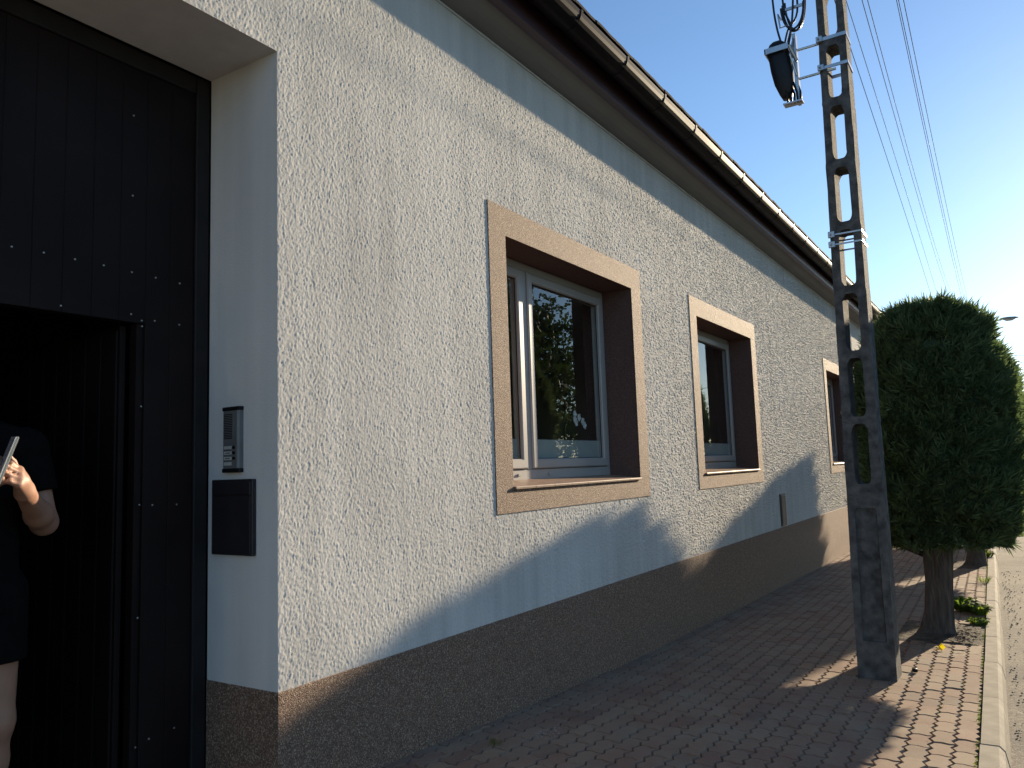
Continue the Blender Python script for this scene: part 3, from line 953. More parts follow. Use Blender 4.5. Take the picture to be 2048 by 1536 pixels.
for z0, z1, hole in cells:
    if hole is None:
        for d in (-1, 1):
            b.face([P3(-1, d, z0), P3(1, d, z0), P3(1, d, z1), P3(-1, d, z1)][::1 if d < 0 else -1])
    else:
        if hole == 'recess':
            lp = [(0.62 * cx_, zz_) for cx_, zz_ in ((1, z0 + 0.1), (1, z0 + 0.4), (1, z1 - 0.12), (0.8, z1 - 0.09), (-0.8, z1 - 0.09), (-1, z1 - 0.12), (-1, z0 + 0.4), (-1, z0 + 0.1))]
            outer = [(1, z0), (1, z0 + 0.4), (1, z1 - 0.2), (1, z1), (-1, z1), (-1, z1 - 0.2), (-1, z0 + 0.4), (-1, z0)]
        else:
            lp = loop(hole[0], hole[1], 0.47)
            outer = []
            hh0, hh1 = z0, z1
            cq = [(1, (z0 + hole[1]) / 2 + 0.05), (1, z1 - 0.02), (1, z1), (0.75, z1), (0.25, z1), (-0.25, z1), (-0.75, z1), (-1, z1), (-1, z1 - 0.02), (-1, (z0 + hole[1]) / 2 + 0.05),
                  (-1, (z1 + hole[0]) / 2 - 0.05), (-1, z0 + 0.02), (-1, z0), (-0.75, z0), (-0.25, z0), (0.25, z0), (0.75, z0), (1, z0), (1, z0 + 0.02), (1, (z1 + hole[0]) / 2 - 0.05)]
            outer = cq
        n = len(lp)
        for d in (-1, 1):
            for i in range(n):
                j = (i + 1) % n
                q = [P3(*(lp[i][0], d, lp[i][1])), P3(outer[i][0], d, outer[i][1]), P3(outer[j][0], d, outer[j][1]), P3(lp[j][0], d, lp[j][1])]
                b.face(q if d > 0 else q[::-1])
        if hole == 'recess':
            for d in (-1, 1):
                for i in range(n):
                    j = (i + 1) % n
                    b.face([P3(lp[i][0], d, lp[i][1]), P3(lp[j][0], d, lp[j][1]), P3(lp[j][0] * 0.9, d * 0.78, lp[j][1]), P3(lp[i][0] * 0.9, d * 0.78, lp[i][1])][::1 if d > 0 else -1])
                b.face([P3(u * 0.9, d * 0.78, z) for u, z in lp][::1 if d > 0 else -1])
        else:
            for i in range(n):
                j = (i + 1) % n
                a0, a1 = P3(lp[i][0], -1, lp[i][1]), P3(lp[j][0], -1, lp[j][1])
                c0, c1 = P3(lp[i][0], 1, lp[i][1]), P3(lp[j][0], 1, lp[j][1])
                b.face([a0, c0, c1, a1])
    # outer sides, following the same heights
    zs = sorted({z0, z1} | ({p[1] for p in outer if abs(p[0]) == 1} if hole else set()))
    for s in (-1, 1):
        for za, zb in zip(zs[:-1], zs[1:]):
            b.face([P3(s, -1, za), P3(s, 1, za), P3(s, 1, zb), P3(s, -1, zb)][::1 if s > 0 else -1])
b.face([P3(-1, -1, 4.9), P3(1, -1, 4.9), P3(1, 1, 4.9), P3(-1, 1, 4.9)])
b.build('shaft', M['pole'], pole)
# steel bands
def band(z, h=0.025, tilt=0.0):
    bb = MB()
    hx, hy = pole_half(Z(z)); cx, cy = pole_c(Z(z)); e = 0.005
    ring_ = [(cx - hx - e, cy - hy - e), (cx + hx + e, cy - hy - e), (cx + hx + e, cy + hy + e), (cx - hx - e, cy + hy + e)]
    inn = [(cx - hx + 0.004, cy - hy + 0.004), (cx + hx - 0.004, cy - hy + 0.004), (cx + hx - 0.004, cy + hy - 0.004), (cx - hx + 0.004, cy + hy - 0.004)]
    vv = [(x, y, Z(z) + s) for s in (-h / 2, h / 2) for x, y in ring_] + [(x, y, Z(z) + s) for s in (-h / 2, h / 2) for x, y in inn]
    ff = []
    for k in range(4):
        j = (k + 1) % 4
        ff += [(k, j, j + 4, k + 4), (k + 4, j + 4, j + 12, k + 12), (k + 8, j + 8, j, k)]
    bb.raw(vv, ff)
    bb.box(cx - hx - 0.012, cx - hx + 0.03, cy - hy - 0.022, cy - hy - 0.006, Z(z) - 0.022, Z(z) + 0.022, bev=0.003)
    bb.tube([(cx - hx + 0.005, cy - hy - 0.045, Z(z)), (cx - hx + 0.005, cy - hy - 0.02, Z(z))], 0.006, 8)
    return bb.build('steel_band', M['steel'], pole)
for z, h_ in ((2.93, 0.025), (2.72, 0.022), (1.515, 0.010), (1.445, 0.010)):
    band(z, h_)
# cross arms above the picture that carry the wires
b = MB(); b.box(PX - 0.55, PX + 0.62, PY - 0.16, PY - 0.11, Z(3.70), Z(3.77), bev=0.004); b.build('cross_arm', M['steel'], pole)
b = MB(); b.box(PX - 0.55, PX + 0.62, PY - 0.16, PY - 0.11, Z(4.2), Z(4.27), bev=0.004); b.build('cross_arm', M['steel'], pole)

# ================================================================== CABLE CLOSURE ON THE POLE
clo = thing('cable_closure', 'black cable splice closure with looped cables on steel arms beside the pole', 'cable closure', (1.33, 5.62, Z(2.5)))
cx0, cy0 = 1.335, 5.62
b = MB()
# tapered rounded body hanging on its mount
pr = [(2.56, 0.03), (2.60, 0.045), (2.68, 0.066), (2.78, 0.074), (2.90, 0.074), (2.945, 0.070), (2.985, 0.052), (3.005, 0.03)]
rows = []
n = 20
for z, r in pr:
    lean = (2.78 - z) * 0.10
    for k in range(n):
        a = 2 * math.pi * k / n
        ca, sa = math.cos(a), math.sin(a)
        sq = 1 / max(abs(ca) ** 4 + abs(sa) ** 4, 1e-6) ** 0.25
        rows.append((cx0 - 0.03 + lean + r * ca * sq, cy0 + r * 0.85 * sa * sq, Z(z)))
ff = []
for j in range(len(pr) - 1):
    for k in range(n):
        a, c = j * n + k, j * n + (k + 1) % n
        ff.append((a, c, c + n, a + n))
ff += [tuple(range(n))[::-1], tuple(range((len(pr) - 1) * n, len(pr) * n))]
b.raw(rows, ff)
b.build('housing', M['black'], clo, smooth=True)
b = MB()
zz = 2.915
q = [(cx0 - 0.122, cy0 - 0.085), (cx0 + 0.045, cy0 - 0.085), (cx0 + 0.045, cy0 + 0.085), (cx0 - 0.122, cy0 + 0.085)]
for i in range(4):
    x0, y0 = q[i]; x1, y1 = q[(i + 1) % 4]
    b.box(min(x0, x1) - 0.004, max(x0, x1) + 0.004, min(y0, y1) - 0.004, max(y0, y1) + 0.004, Z(zz) - 0.02 + 0.001 * (i % 2), Z(zz) + 0.02 - 0.001 * (i % 2))
b.build('strap', M['steel'], clo)
b = MB(); b.box(cx0 + 0.058, cx0 + 0.082, cy0 - 0.03, cy0 + 0.03, Z(2.50), Z(3.02), bev=0.003)
b.build('mounting_rail', M['steel'], clo)
b = MB()
for s in (-1, 1):
    b.tube([(cx0 + 0.07, cy0 - 0.035 * s, Z(2.98)), (cx0 + 0.045, cy0 - 0.07 * s, Z(2.85)), (cx0 + 0.075, cy0 - 0.035 * s, Z(2.70))], 0.007, 6)
b.tube([(cx0 + 0.045, cy0 - 0.085, Z(2.915)), (cx0 + 0.085, cy0 - 0.04, Z(2.80))], 0.011, 6)
b.build('brace', M['steel'], clo)
for z in (2.905, 2.69):
    b = MB(); b.tube([(cx0 + 0.06, cy0 + 0.01, Z(z)), (1.66, cy0 + 0.03, Z(z + 0.01))], 0.009, 8); b.build('arm', M['steel'], clo)
for k in range(5):
    b = MB(); x = cx0 - 0.02 + 0.022 * k
    b.tube([(x, cy0 - 0.03 + 0.015 * (k % 3), Z(2.66)), (x + 0.02, cy0 - 0.035 + 0.015 * (k % 3), Z(2.58)), (x + 0.022, cy0 - 0.03, Z(2.505))], 0.008, 7)
    b.build('cable_port', M['black'], clo, smooth=True)
b = MB(); b.box(cx0 - 0.03, cx0 + 0.10, cy0 - 0.05, cy0 + 0.02, Z(2.505), Z(2.515)); b.build('bottom_plate', M['steel'], clo)
def arc(c, rx, rz, a0, a1, tilt=0.0, n=18, yy=0.0):
    return [(c[0] + rx * math.cos(a), c[1] + yy * math.sin(a) + tilt * math.cos(a), c[2] + rz * math.sin(a)) for a in np.linspace(math.radians(a0), math.radians(a1), n)]
cc = [
    [(cx0 - 0.02, cy0, Z(2.98)), (cx0 - 0.04, cy0 - 0.02, Z(3.10)), (cx0 - 0.055, cy0 - 0.02, Z(3.28)), (cx0 - 0.05, cy0 - 0.01, Z(3.50)), (cx0 + 0.05, cy0, Z(3.65)), (cx0 + 0.14, cy0, Z(3.5)), (cx0 + 0.155, cy0, Z(3.3)), (cx0 + 0.135, cy0, Z(3.12)), (cx0 + 0.11, cy0, Z(3.06))],
    [(cx0 + 0.02, cy0, Z(2.97)), (cx0 + 0.06, cy0 - 0.01, Z(3.10)), (cx0 + 0.085, cy0 - 0.02, Z(3.30)), (cx0 + 0.08, cy0 - 0.02, Z(3.5))],
    [(cx0 + 0.03, cy0, Z(2.97)), (cx0 + 0.05, cy0 + 0.01, Z(3.10)), (cx0 + 0.01, cy0 + 0.02, Z(3.25)), (cx0 + 0.0, cy0 + 0.02, Z(3.5))],
    [(cx0 + 0.0, cy0, Z(2.97)), (cx0 + 0.03, cy0 + 0.01, Z(3.08)), (cx0 + 0.10, cy0 + 0.02, Z(3.20)), (cx0 + 0.10, cy0 + 0.02, Z(3.5))],
    arc((cx0 + 0.075, cy0 + 0.02, Z(3.28)), 0.075, 0.22, 180, 360, n=16), arc((cx0 + 0.085, cy0 + 0.035, Z(3.30)), 0.07, 0.23, 180, 360, n=16), arc((cx0 + 0.07, cy0 + 0.0, Z(3.25)), 0.078, 0.18, 180, 360, n=16),
]
for pts in cc:
    # smooth by subdividing with Catmull-Rom
    P_ = [Vector(p) for p in pts]; out = []
    for i in range(len(P_) - 1):
        p0, p1, p2_, p3 = P_[max(i - 1, 0)], P_[i], P_[i + 1], P_[min(i + 2, len(P_) - 1)]
        for s in range(5):
            t_ = s / 5
            out.append(0.5 * ((2 * p1) + (p2_ - p0) * t_ + (2 * p0 - 5 * p1 + 4 * p2_ - p3) * t_ ** 2 + (-p0 + 3 * p1 - 3 * p2_ + p3) * t_ ** 3))
    out.append(P_[-1])
    b = MB(); b.tube(out, 0.0075, 8); b.build('cable', M['cable'], clo, smooth=True)
b = MB(); b.tube([(cx0 - 0.01, cy0, Z(3.16)), (cx0 - 0.03, cy0 - 0.01, Z(3.21)), (cx0 - 0.02, cy0 - 0.01, Z(3.10)), (cx0 + 0.03, cy0, Z(3.11))], 0.006, 6); b.build('hook', M['steel'], clo)
b = MB(); b.box(cx0 + 0.02, cx0 + 0.145, cy0 + 0.005, cy0 + 0.018, Z(3.225), Z(3.245)); b.build('coil_bar', M['steel'], clo)

# ================================================================== OVERHEAD WIRES
ray = lambda px, py: (Vector((r2.x, r2.y, r2.z)) * ((px - 1024) / 1560.4) + d2 * ((py - 768) / 1560.4) + fwd)
def wire_through(pix, X0, slope, label, r=0.006, mat='wire', start=PY, back=True, sc=1.0):
    X0 = 2.5 + (X0 - 2.5) * sc - slope * PY * (sc - 1)
    pts = []
    for px, py in pix:
        v = ray(px, py)
        # vertical plane x = X0 + slope*(y-PY)
        t_ = (X0 - slope * PY - CAM.x) / (v.x - slope * v.y)
        pts.append(CAM + v * t_)
    ys_ = np.array([p.y for p in pts]); zs_ = np.array([p.z for p in pts])
    co = np.polyfit(ys_, zs_, 2)
    ya, yb = start, 46.0
    path = []
    for y in np.concatenate([np.linspace(ya, 20, 24), np.linspace(21, yb, 18)]):
        z = np.polyval(co, y) if y <= ys_[-1] else None
        if z is None:
            s1 = np.polyval(np.polyder(co), ys_[-1]); z = np.polyval(co, ys_[-1]) + s1 * (y - ys_[-1]) + 0.004 * (y - ys_[-1]) ** 2
        path.append((X0 + slope * (y - PY), y, float(z)))
    if back:
        p0 = path[0]
        path = [(p0[0] + 0.02 * k, p0[1] - k * 2.5, p0[2] - 0.25 * math.sin(math.pi * min(k, 14) / 14)) for k in range(14, 0, -1)] + path
    b = MB(); b.tube(path, r, 5)
    b.build('overhead_wire', M[mat], label=label, cat='wire', group='overhead wires along the street')
wire_through([(1694, 75), (1810, 426), (1859, 580)], 1.735, -0.035, 'lowest overhead cable leaving the pole at its upper steel band', 0.0036, 'cable', back=False, sc=1.32)
wire_through([(1692, 0), (1825, 426), (1877, 597)], 1.74, -0.035, 'sunlit overhead wire next to the pole, second from the left', 0.0036, sc=1.32)
wire_through([(1724, 0), (1845, 426), (1897, 590)], 1.85, -0.03, 'left wire of the middle pair of overhead wires', 0.0036, sc=1.32)
wire_through([(1735, 0), (1851, 426), (1904, 590)], 1.87, -0.03, 'right wire of the middle pair of overhead wires', 0.0036, sc=1.32)
wire_through([(1793, 0), (1884, 426), (1922, 590)], 2.02, -0.02, 'left wire of the rightmost three overhead wires', 0.0036, sc=1.32)
wire_through([(1797, 0), (1888, 426), (1927, 590)], 2.06, -0.02, 'middle wire of the rightmost three overhead wires', 0.0036, sc=1.32)
wire_through([(1807, 0), (1896, 426), (1933, 590)], 2.10, -0.02, 'rightmost overhead wire running along the street', 0.0036, sc=1.32)
for (a, c, lab) in (((1.2, 35, Z(3.76)), (9.5, 33, Z(3.2)), 'upper thin wire crossing the street behind the cypress'), ((1.2, 35, Z(3.8)), (9.5, 34, Z(1.9)), 'lower slanting wire crossing the street behind the cypress')):
    pts = [Vector(a).lerp(Vector(c), k / 12) - Vector((0, 0, 0.25 * math.sin(math.pi * k / 12))) for k in range(13)]
    b = MB(); b.tube(pts, 0.010, 5); b.build('crossing_wire', M['cable'], label=lab, cat='wire')

# ================================================================== STREET LAMP
lp = thing('street_lamp', 'street lamp with thin arm reaching out over the road behind the cypress', 'street lamp', (1.35, 30, G(30)))
b = MB(); b.tube([(1.35, 30, G(30) - 0.1), (1.35, 30, Z(1.5)), (1.35, 30, Z(4.0))], [0.08, 0.065, 0.045], 12); b.build('mast', M['lamp'], lp, smooth=True)
b = MB(); b.tube([(1.35, 30, Z(3.95)), (1.55, 30, Z(4.14)), (1.9, 30, Z(4.24)), (2.42, 30, Z(4.27))], 0.025, 8); b.build('arm', M['lamp'], lp, smooth=True)
b = MB()
pr = [(2.36, 0.035, 0.03), (2.45, 0.08, 0.055), (2.62, 0.10, 0.062), (2.80, 0.085, 0.048), (2.89, 0.03, 0.02)]
rows = []
for x, hy, hz in pr:
    for k in range(12):
        a = 2 * math.pi * k / 12
        rows.append((x, 30 + hy * math.cos(a), Z(4.285) + hz * math.sin(a) * (1 if math.sin(a) > 0 else 0.35)))
b.raw(rows, [(j * 12 + k, j * 12 + (k + 1) % 12, (j + 1) * 12 + (k + 1) % 12, (j + 1) * 12 + k) for j in range(4) for k in range(12)] + [tuple(range(12)), tuple(range(48, 60))])
b.build('lamp_head', M['lamp'], lp, smooth=True)
b = MB()
pr = [(2.46, 0.05, 0.01), (2.55, 0.075, 0.06), (2.70, 0.075, 0.06), (2.80, 0.04, 0.01)]
rows = []
for x, hy, hz in pr:
    for k in range(9):
        a = math.pi + math.pi * k / 8
        rows.append((x, 30 + hy * math.cos(a), Z(4.266) + hz * math.sin(a)))
b.raw(rows, [(j * 9 + k, j * 9 + k + 1, (j + 1) * 9 + k + 1, (j + 1) * 9 + k) for j in range(3) for k in range(8)])
b.build('diffuser', M['diffuser'], lp, smooth=True)

# ================================================================== THUJAS
def fbm(p, seed):
    """cheap smooth pseudo noise on arrays (n,3)"""
    o = np.zeros(len(p)); r = np.random.default_rng(seed)
    for k in range(5):
        d = r.normal(size=3) * (1.6 * 1.7 ** k); ph = r.uniform(0, 6.28)
        d2_ = r.normal(size=3) * (1.6 * 1.7 ** k); ph2 = r.uniform(0, 6.28)
        o += np.sin(p @ d + ph) * np.sin(p @ d2_ + ph2) / (1.25 ** k)
    return o / 2.2

def sprays(P, Nrm, r, size, blades, width):
    """flat fans of thin blades at points P leaning along Nrm"""
    n = len(P)
    V, F = [], []
    up = np.array([0, 0, 1.0])
    for k in range(blades):
        ang = (k / max(1, blades - 1) - 0.5) * 1.7 + r.normal(0, 0.12, n)
        side = np.cross(Nrm, r.normal(size=(n, 3)))
        if k == 0:
            S = side / (np.linalg.norm(side, axis=1, keepdims=True) + 1e-9)
            # sprays stand roughly vertical
        d = Nrm * np.cos(ang)[:, None] + S * np.sin(ang)[:, None]
        ln = size * r.uniform(0.6, 1.25, n) * (1 - 0.35 * abs(k / max(1, blades - 1) - 0.5))
        wv = np.cross(d, np.cross(Nrm, S)); wv /= (np.linalg.norm(wv, axis=1, keepdims=True) + 1e-9)
        a = P; tip = P + d * ln[:, None]
        md = P + d * (ln * 0.55)[:, None]
        V.append(np.stack([a, md + wv * width, tip, md - wv * width], 1))
    V = np.concatenate(V, 0)
    return V

def quads_mesh(name, V, mat):
    n = len(V)
    me = bpy.data.meshes.new(name)
    me.vertices.add(n * 4); me.vertices.foreach_set('co', V.reshape(-1))
    me.loops.add(n * 4); me.loops.foreach_set('vertex_index', np.arange(n * 4, dtype=np.int32))
    me.polygons.add(n); me.polygons.foreach_set('loop_start', np.arange(0, n * 4, 4, dtype=np.int32))
    me.update(calc_edges=True); me.validate()
    me.materials.append(mat)
    return me

def thuja(bx, by, cx, cy, rx, ry_, z0, z1, seed, count, size, label, top_r=0.68, name='cypress_tree'):
    r = np.random.default_rng(seed)
    g = G(by)
    t = thing(name, label, 'tree', (bx, by, g - 0.03), 'clipped evergreen trees along the kerb')
    # trunk with fluted, slightly split stem
    b = MB(); n = 22
    hs = [(-0.03, 0.165), (0.05, 0.125), (0.18, 0.105), (0.42, 0.10), (0.8, 0.115), (1.3, 0.08), (2.0, 0.04)]
    for j, (h, rr) in enumerate(hs):
        u = j / (len(hs) - 1)
        for k in range(n):
            a = 2 * math.pi * k / n
            q = rr * (1 + 0.16 * math.sin(a * 3 + seed + h) + 0.09 * math.sin(a * 7 + seed * 2))
            b.v.append((bx + (cx - bx) * u + q * math.cos(a), by + (cy - by) * u + q * math.sin(a), g + h))
    for j in range(len(hs) - 1):
        for k in range(n):
            a, c = j * n + k, j * n + (k + 1) % n
            b.f.append((a, c, c + n, a + n)); b.mi.append(0)
    b.build('trunk', M['bark'], t, smooth=True)
    b = MB()
    for k in range(9):
        a = k * 2.399 + seed; h = 0.62 + 0.05 * k
        p0 = Vector((bx, by, g + h)); d = Vector((math.cos(a), math.sin(a), 0.35))
        b.tube([p0, p0 + d * 0.2, p0 + d * 0.4 + Vector((0, 0, 0.06))], [0.028, 0.02, 0.010], 6)
    b.build('branches', M['bark'], t, smooth=True)
    # crown surface: unit (u,h) -> radius factor
    def radius(h):
        lo = np.clip(0.80 + 1.6 * h, 0, 1.0)                   # slight tuck at the underside
        hi = 1 - (1 - top_r) * (np.clip(h - 0.5, 0, 1) / 0.5) ** 2
        cap = np.sqrt(np.clip(1 - (np.clip(h - 0.90, 0, 1) / 0.10) ** 2, 0.0, 1))
        return lo * hi * cap
    def place(n_, inner=0.0):
        h = r.uniform(0, 1, n_); a = r.uniform(0, 2 * np.pi, n_)
        # share for the top and the underside
        tp = r.uniform(0, 1, n_) < 0.13
        bt = r.uniform(0, 1, n_) < 0.07
        rad = radius(h)
        fr = np.sqrt(r.uniform(0, 1, n_))
        h = np.where(tp, 0.97 - 0.05 * fr ** 4, np.where(bt, 0.01 * r.uniform(0, 1, n_), h))
        rad = np.where(tp, fr * top_r * 0.95, np.where(bt, fr * 0.82, rad))
        nrm = np.stack([np.cos(a), np.sin(a), np.where(tp, 1.6 + 0 * h, np.where(bt, -1.2, 0.45 + 0.5 * h))], 1)
        nrm /= np.linalg.norm(nrm, axis=1, keepdims=True)
        base = np.stack([rx * rad * np.cos(a), ry_ * rad * np.sin(a), h * (z1 - z0)], 1)
        k = 1 + 0.095 * fbm(base * 2.1, seed) + 0.085 * fbm(base * 5.2, seed + 1) - inner
        zz_ = z0 + base[:, 2] + 0.10 * fbm(base * 2.9 + 5, seed + 2) * (h > 0.8) + 0.05 * fbm(base * 3 + 9, seed + 3) * (h < 0.1)
        P = np.stack([cx + base[:, 0] * k, cy + base[:, 1] * k, Z(0) + zz_], 1)
        return P, nrm
    P, nrm = place(count)
    P -= nrm * (size * r.uniform(0.2, 1.1, count))[:, None]
    nj = nrm + r.normal(0, 0.35, nrm.shape); nj /= np.linalg.norm(nj, axis=1, keepdims=True)
    V1 = sprays(P, nj, r, size, 4, size * 0.13)
    # longer stray shoots
    P2, n2 = place(count // 9)
    n2 = n2 + r.normal(0, 0.4, n2.shape) + np.array([0, 0, 0.5]); n2 /= np.linalg.norm(n2, axis=1, keepdims=True)
    V2 = sprays(P2 - n2 * size * 0.4, n2, r, size * 2.5, 5, size * 0.12)
    link('crown', quads_mesh('crown', np.concatenate([V1, V2]), M['thuja']), t)
    # closed core added inside the crown so that no light passes through
    n, mm = 40, 26
    b = MB(); hv = np.linspace(0.02, 0.955, mm)
    for h in hv:
        a = np.linspace(0, 2 * np.pi, n, endpoint=False)
        rad = radius(np.full(n, h)); base = np.stack([rx * rad * np.cos(a), ry_ * rad * np.sin(a), np.full(n, h * (z1 - z0))], 1)
        k = 0.85 + 0.095 * fbm(base * 2.1, seed) + 0.075 * fbm(base * 5.2, seed + 1) + r.uniform(-0.05, 0.0, n)
        for i in range(n):
            b.v.append((cx + base[i, 0] * k[i], cy + base[i, 1] * k[i], Z(0) + z0 + base[i, 2] + 0.03))
    for j in range(mm - 1):
        for k in range(n):
            a_, c_ = j * n + k, j * n + (k + 1) % n
            b.f.append((a_, c_, c_ + n, a_ + n)); b.mi.append(0)
    b.f.append(tuple(range(n))[::-1]); b.mi.append(0)
    b.f.append(tuple(range((mm - 1) * n, mm * n))); b.mi.append(0)
    b.build('light_stop_core', M['thujacore'], t)
    return t
thuja(1.80, 7.5, 1.92, 7.45, 0.60, 0.60, -0.72, 1.26, 3, 28000, 0.050, 'nearest clipped columnar evergreen tree beside the concrete pole', top_r=0.58)
thuja(1.88, 12.75, 1.96, 12.75, 0.66, 0.66, -0.80, 1.58, 11, 12000, 0.060, 'second evergreen tree from the pole, mostly hidden behind the nearest one', top_r=0.55)
thuja(1.85, 18.1, 1.98, 18.1, 0.68, 0.68, -0.85, 1.74, 23, 8000, 0.075, 'third evergreen tree along the kerb, far behind the pole', top_r=0.9)

# ================================================================== TREES ACROSS THE STREET (seen mirrored in the panes)
def leafy_tree(x, y, h, cr, seed, label, count=5200, base_h=0.25, leaf=0.17):
    r = np.random.default_rng(seed); g = G(y) - 0.2
    t = thing('street_tree', label, 'tree', (x, y, g), 'trees across the street')
    b = MB(); b.tube([(x, y, g), (x + 0.05, y, g + h * 0.3), (x - 0.05, y + 0.1, g + h * 0.62), (x, y, g + h * 0.9)], [0.22, 0.17, 0.11, 0.03], 10)
    b.build('trunk', M['bark'], t, smooth=True)
    b = MB(); tips = []
    for k in range(26):
        a = k * 2.399; hh = h * (base_h + (0.93 - base_h) * k / 26)
        ln = cr * (1.0 - 0.65 * (k / 26) ** 1.6) * r.uniform(0.8, 1.15)
        p0 = Vector((x, y, g + hh)); d = Vector((math.cos(a), math.sin(a), 0.25))
        p1, p2_ = p0 + d * ln * 0.5, p0 + d * ln + Vector((0, 0, -0.05 * ln))
        b.tube([p0, p1, p2_], [0.05, 0.03, 0.008], 5)
        tips += [(p1, 0.45), (p2_, 0.55), (p0 + d * ln * 0.75, 0.5)]
    b.build('branches', M['bark'], t, smooth=True)
    C = np.array([list(p) for p, _ in tips]); per = count // len(C)
    P = np.repeat(C, per, 0) + r.normal(0, 1, (len(C) * per, 3)) * np.array([0.42, 0.42, 0.26]) * cr / 2.4
    nn = r.normal(size=P.shape) + np.array([0, 0, 0.6]); nn /= np.linalg.norm(nn, axis=1, keepdims=True)
    link('crown', quads_mesh('crown', sprays(P, nn, r, leaf, 2, leaf * 0.3), M['leaf']), t)
leafy_tree(8.6, 15.5, 8.0, 2.6, 41, 'loose tree across the street mirrored in the nearest window', 8000)
leafy_tree(9.6, 20.5, 7.0, 2.4, 42, 'lower tree across the street mirrored behind the loose one', 7000)
leafy_tree(9.2, 10.4, 6.5, 2.3, 44, 'tree across the street mirrored at the edge of the nearest window', 6000)
leafy_tree(10.5, 31.0, 4.2, 2.2, 43, 'small tree across the street mirrored in the second window', 5000, 0.12)
leafy_tree(2.8, 64.0, 6.0, 2.8, 45, 'distant tree at the far end of the street', 4000, 0.15, 0.25)
leafy_tree(7.0, 58.0, 6.5, 3.0, 46, 'distant tree on the far side of the street', 4000, 0.15, 0.25)

# ================================================================== WEEDS, LEAF, CAP, CRUMBS
def weed(x, y, rad, h, n, seed, label, broad=False, mat='weed'):
    r = random.Random(seed)
    b = MB()
    for k in range(n):
        a = r.uniform(0, 6.283); q = rad * math.sqrt(r.random())
        p = Vector((x + q * math.cos(a), y + q * math.sin(a), G(y) - 0.006))
        a2 = a + r.uniform(-0.8, 0.8)
        d = Vector((math.cos(a2), math.sin(a2), 0)); ln = h * r.uniform(0.5, 1.1)
        s = Vector((-d.y, d.x, 0)) * (h * (0.16 if broad else 0.035))
        top = p + d * ln * 0.35 + Vector((0, 0, ln * 0.75)); tip = p + d * ln * 0.9 + Vector((0, 0, ln * (0.6 if broad else 0.95)))
        b.raw([p - s * 0.3, p + s * 0.3, top + s, tip, top - s], [(0, 1, 2, 4), (4, 2, 3)])
    return b.build('weed', M[mat], label=label, cat='plant', group='weeds in the pavement')
weed(1.95, 8.72, 0.10, 0.15, 110, 1, 'broad leafy green weed beside the evergreen trunk', True)
weed(2.075, 8.55, 0.05, 0.13, 60, 2, 'bright yellow-green weed against the kerb behind the trunk', True)
weed(2.085, 8.02, 0.06, 0.075, 80, 3, 'low sunlit weed against the kerb near the trunk', True)
weed(2.02, 8.18, 0.03, 0.04, 30, 4, 'tiny sunlit weed just short of the kerb by the trunk', True)
weed(1.95, 13.9, 0.09, 0.12, 70, 5, 'far yellow-green weed against the kerb below the evergreen crown', True)
weed(2.03, 10.9, 0.06, 0.09, 60, 6, 'thin grassy weed at the kerb in the shade edge', False)
weed(0.257, 3.235, 0.030, 0.035, 45, 7, 'small grass tuft growing in the shaded pavement near the wall', False)
b = MB()
r = random.Random(5)
for k in range(1500):
    y = 3.4 + 11 * r.random() ** 1.6
    if 0.5 + 0.5 * math.sin(y * 5.1) + 0.4 * math.sin(y * 13) < r.random() * 1.2:
        continue
    x = kerb_x(y) - 0.004 - abs(r.gauss(0, 0.007)); ln = r.uniform(0.008, 0.03)
    a = r.uniform(0, 6.28); d = Vector((math.cos(a), math.sin(a), 0)); s = Vector((-d.y, d.x, 0)) * 0.0022
    p = Vector((x, y, G(y) - 0.009))
    b.raw([p - s, p + s, p + d * ln * 0.6 + Vector((0, 0, ln))], [(0, 1, 2)])
for k in range(900):                                             # thin blades in the paver joints near the kerb
    y = 3.6 + 5 * r.random(); ci = r.choice([1, 1, 1, 2, 2, 3, 4, 5]); x = kerb_x(y) - 0.1 * ci + r.gauss(0, 0.006)
    if math.sin(y * 3.3 + ci * 2) + 0.6 * math.sin(y * 11 + ci) < 0.75: continue
    ln = r.uniform(0.006, 0.016); a = r.uniform(0, 6.28); d = Vector((math.cos(a), math.sin(a), 0)); s = Vector((-d.y, d.x, 0)) * 0.0016
    p = Vector((x, y, G(y) - 0.009))
    b.raw([p - s, p + s, p + d * ln * 0.5 + Vector((0, 0, ln + 0.006))], [(0, 1, 2)])
b.build('grass', M['weed'], kind='stuff', label='short grass growing in the joint along the kerb')
# yellow leaf
b = MB()
lx, ly = 1.883, 6.765
c = Vector((lx, ly, G(ly) + 0.022))
pts = []
for k in range(20):
    a = 2 * math.pi * k / 20
    rr = 0.040 * (1.0 if k % 4 == 0 else 0.62 if k % 2 == 0 else 0.72)
    pts.append(c + Vector((rr * math.cos(a), rr * 1.1 * math.sin(a), 0.012 * math.sin(2 * a) + 0.35 * rr * math.sin(a))))
b.raw([c] + pts, [(0, 1 + k, 1 + (k + 1) % 20) for k in range(20)])
b.tube([c, c + Vector((-0.012, -0.03, -0.014)), c + Vector((-0.018, -0.045, -0.020))], 0.0012, 5)
b.build('fallen_leaf', M['yellowleaf'], label='yellow fallen leaf lying on the sunlit pavers behind the pole', cat='leaf')
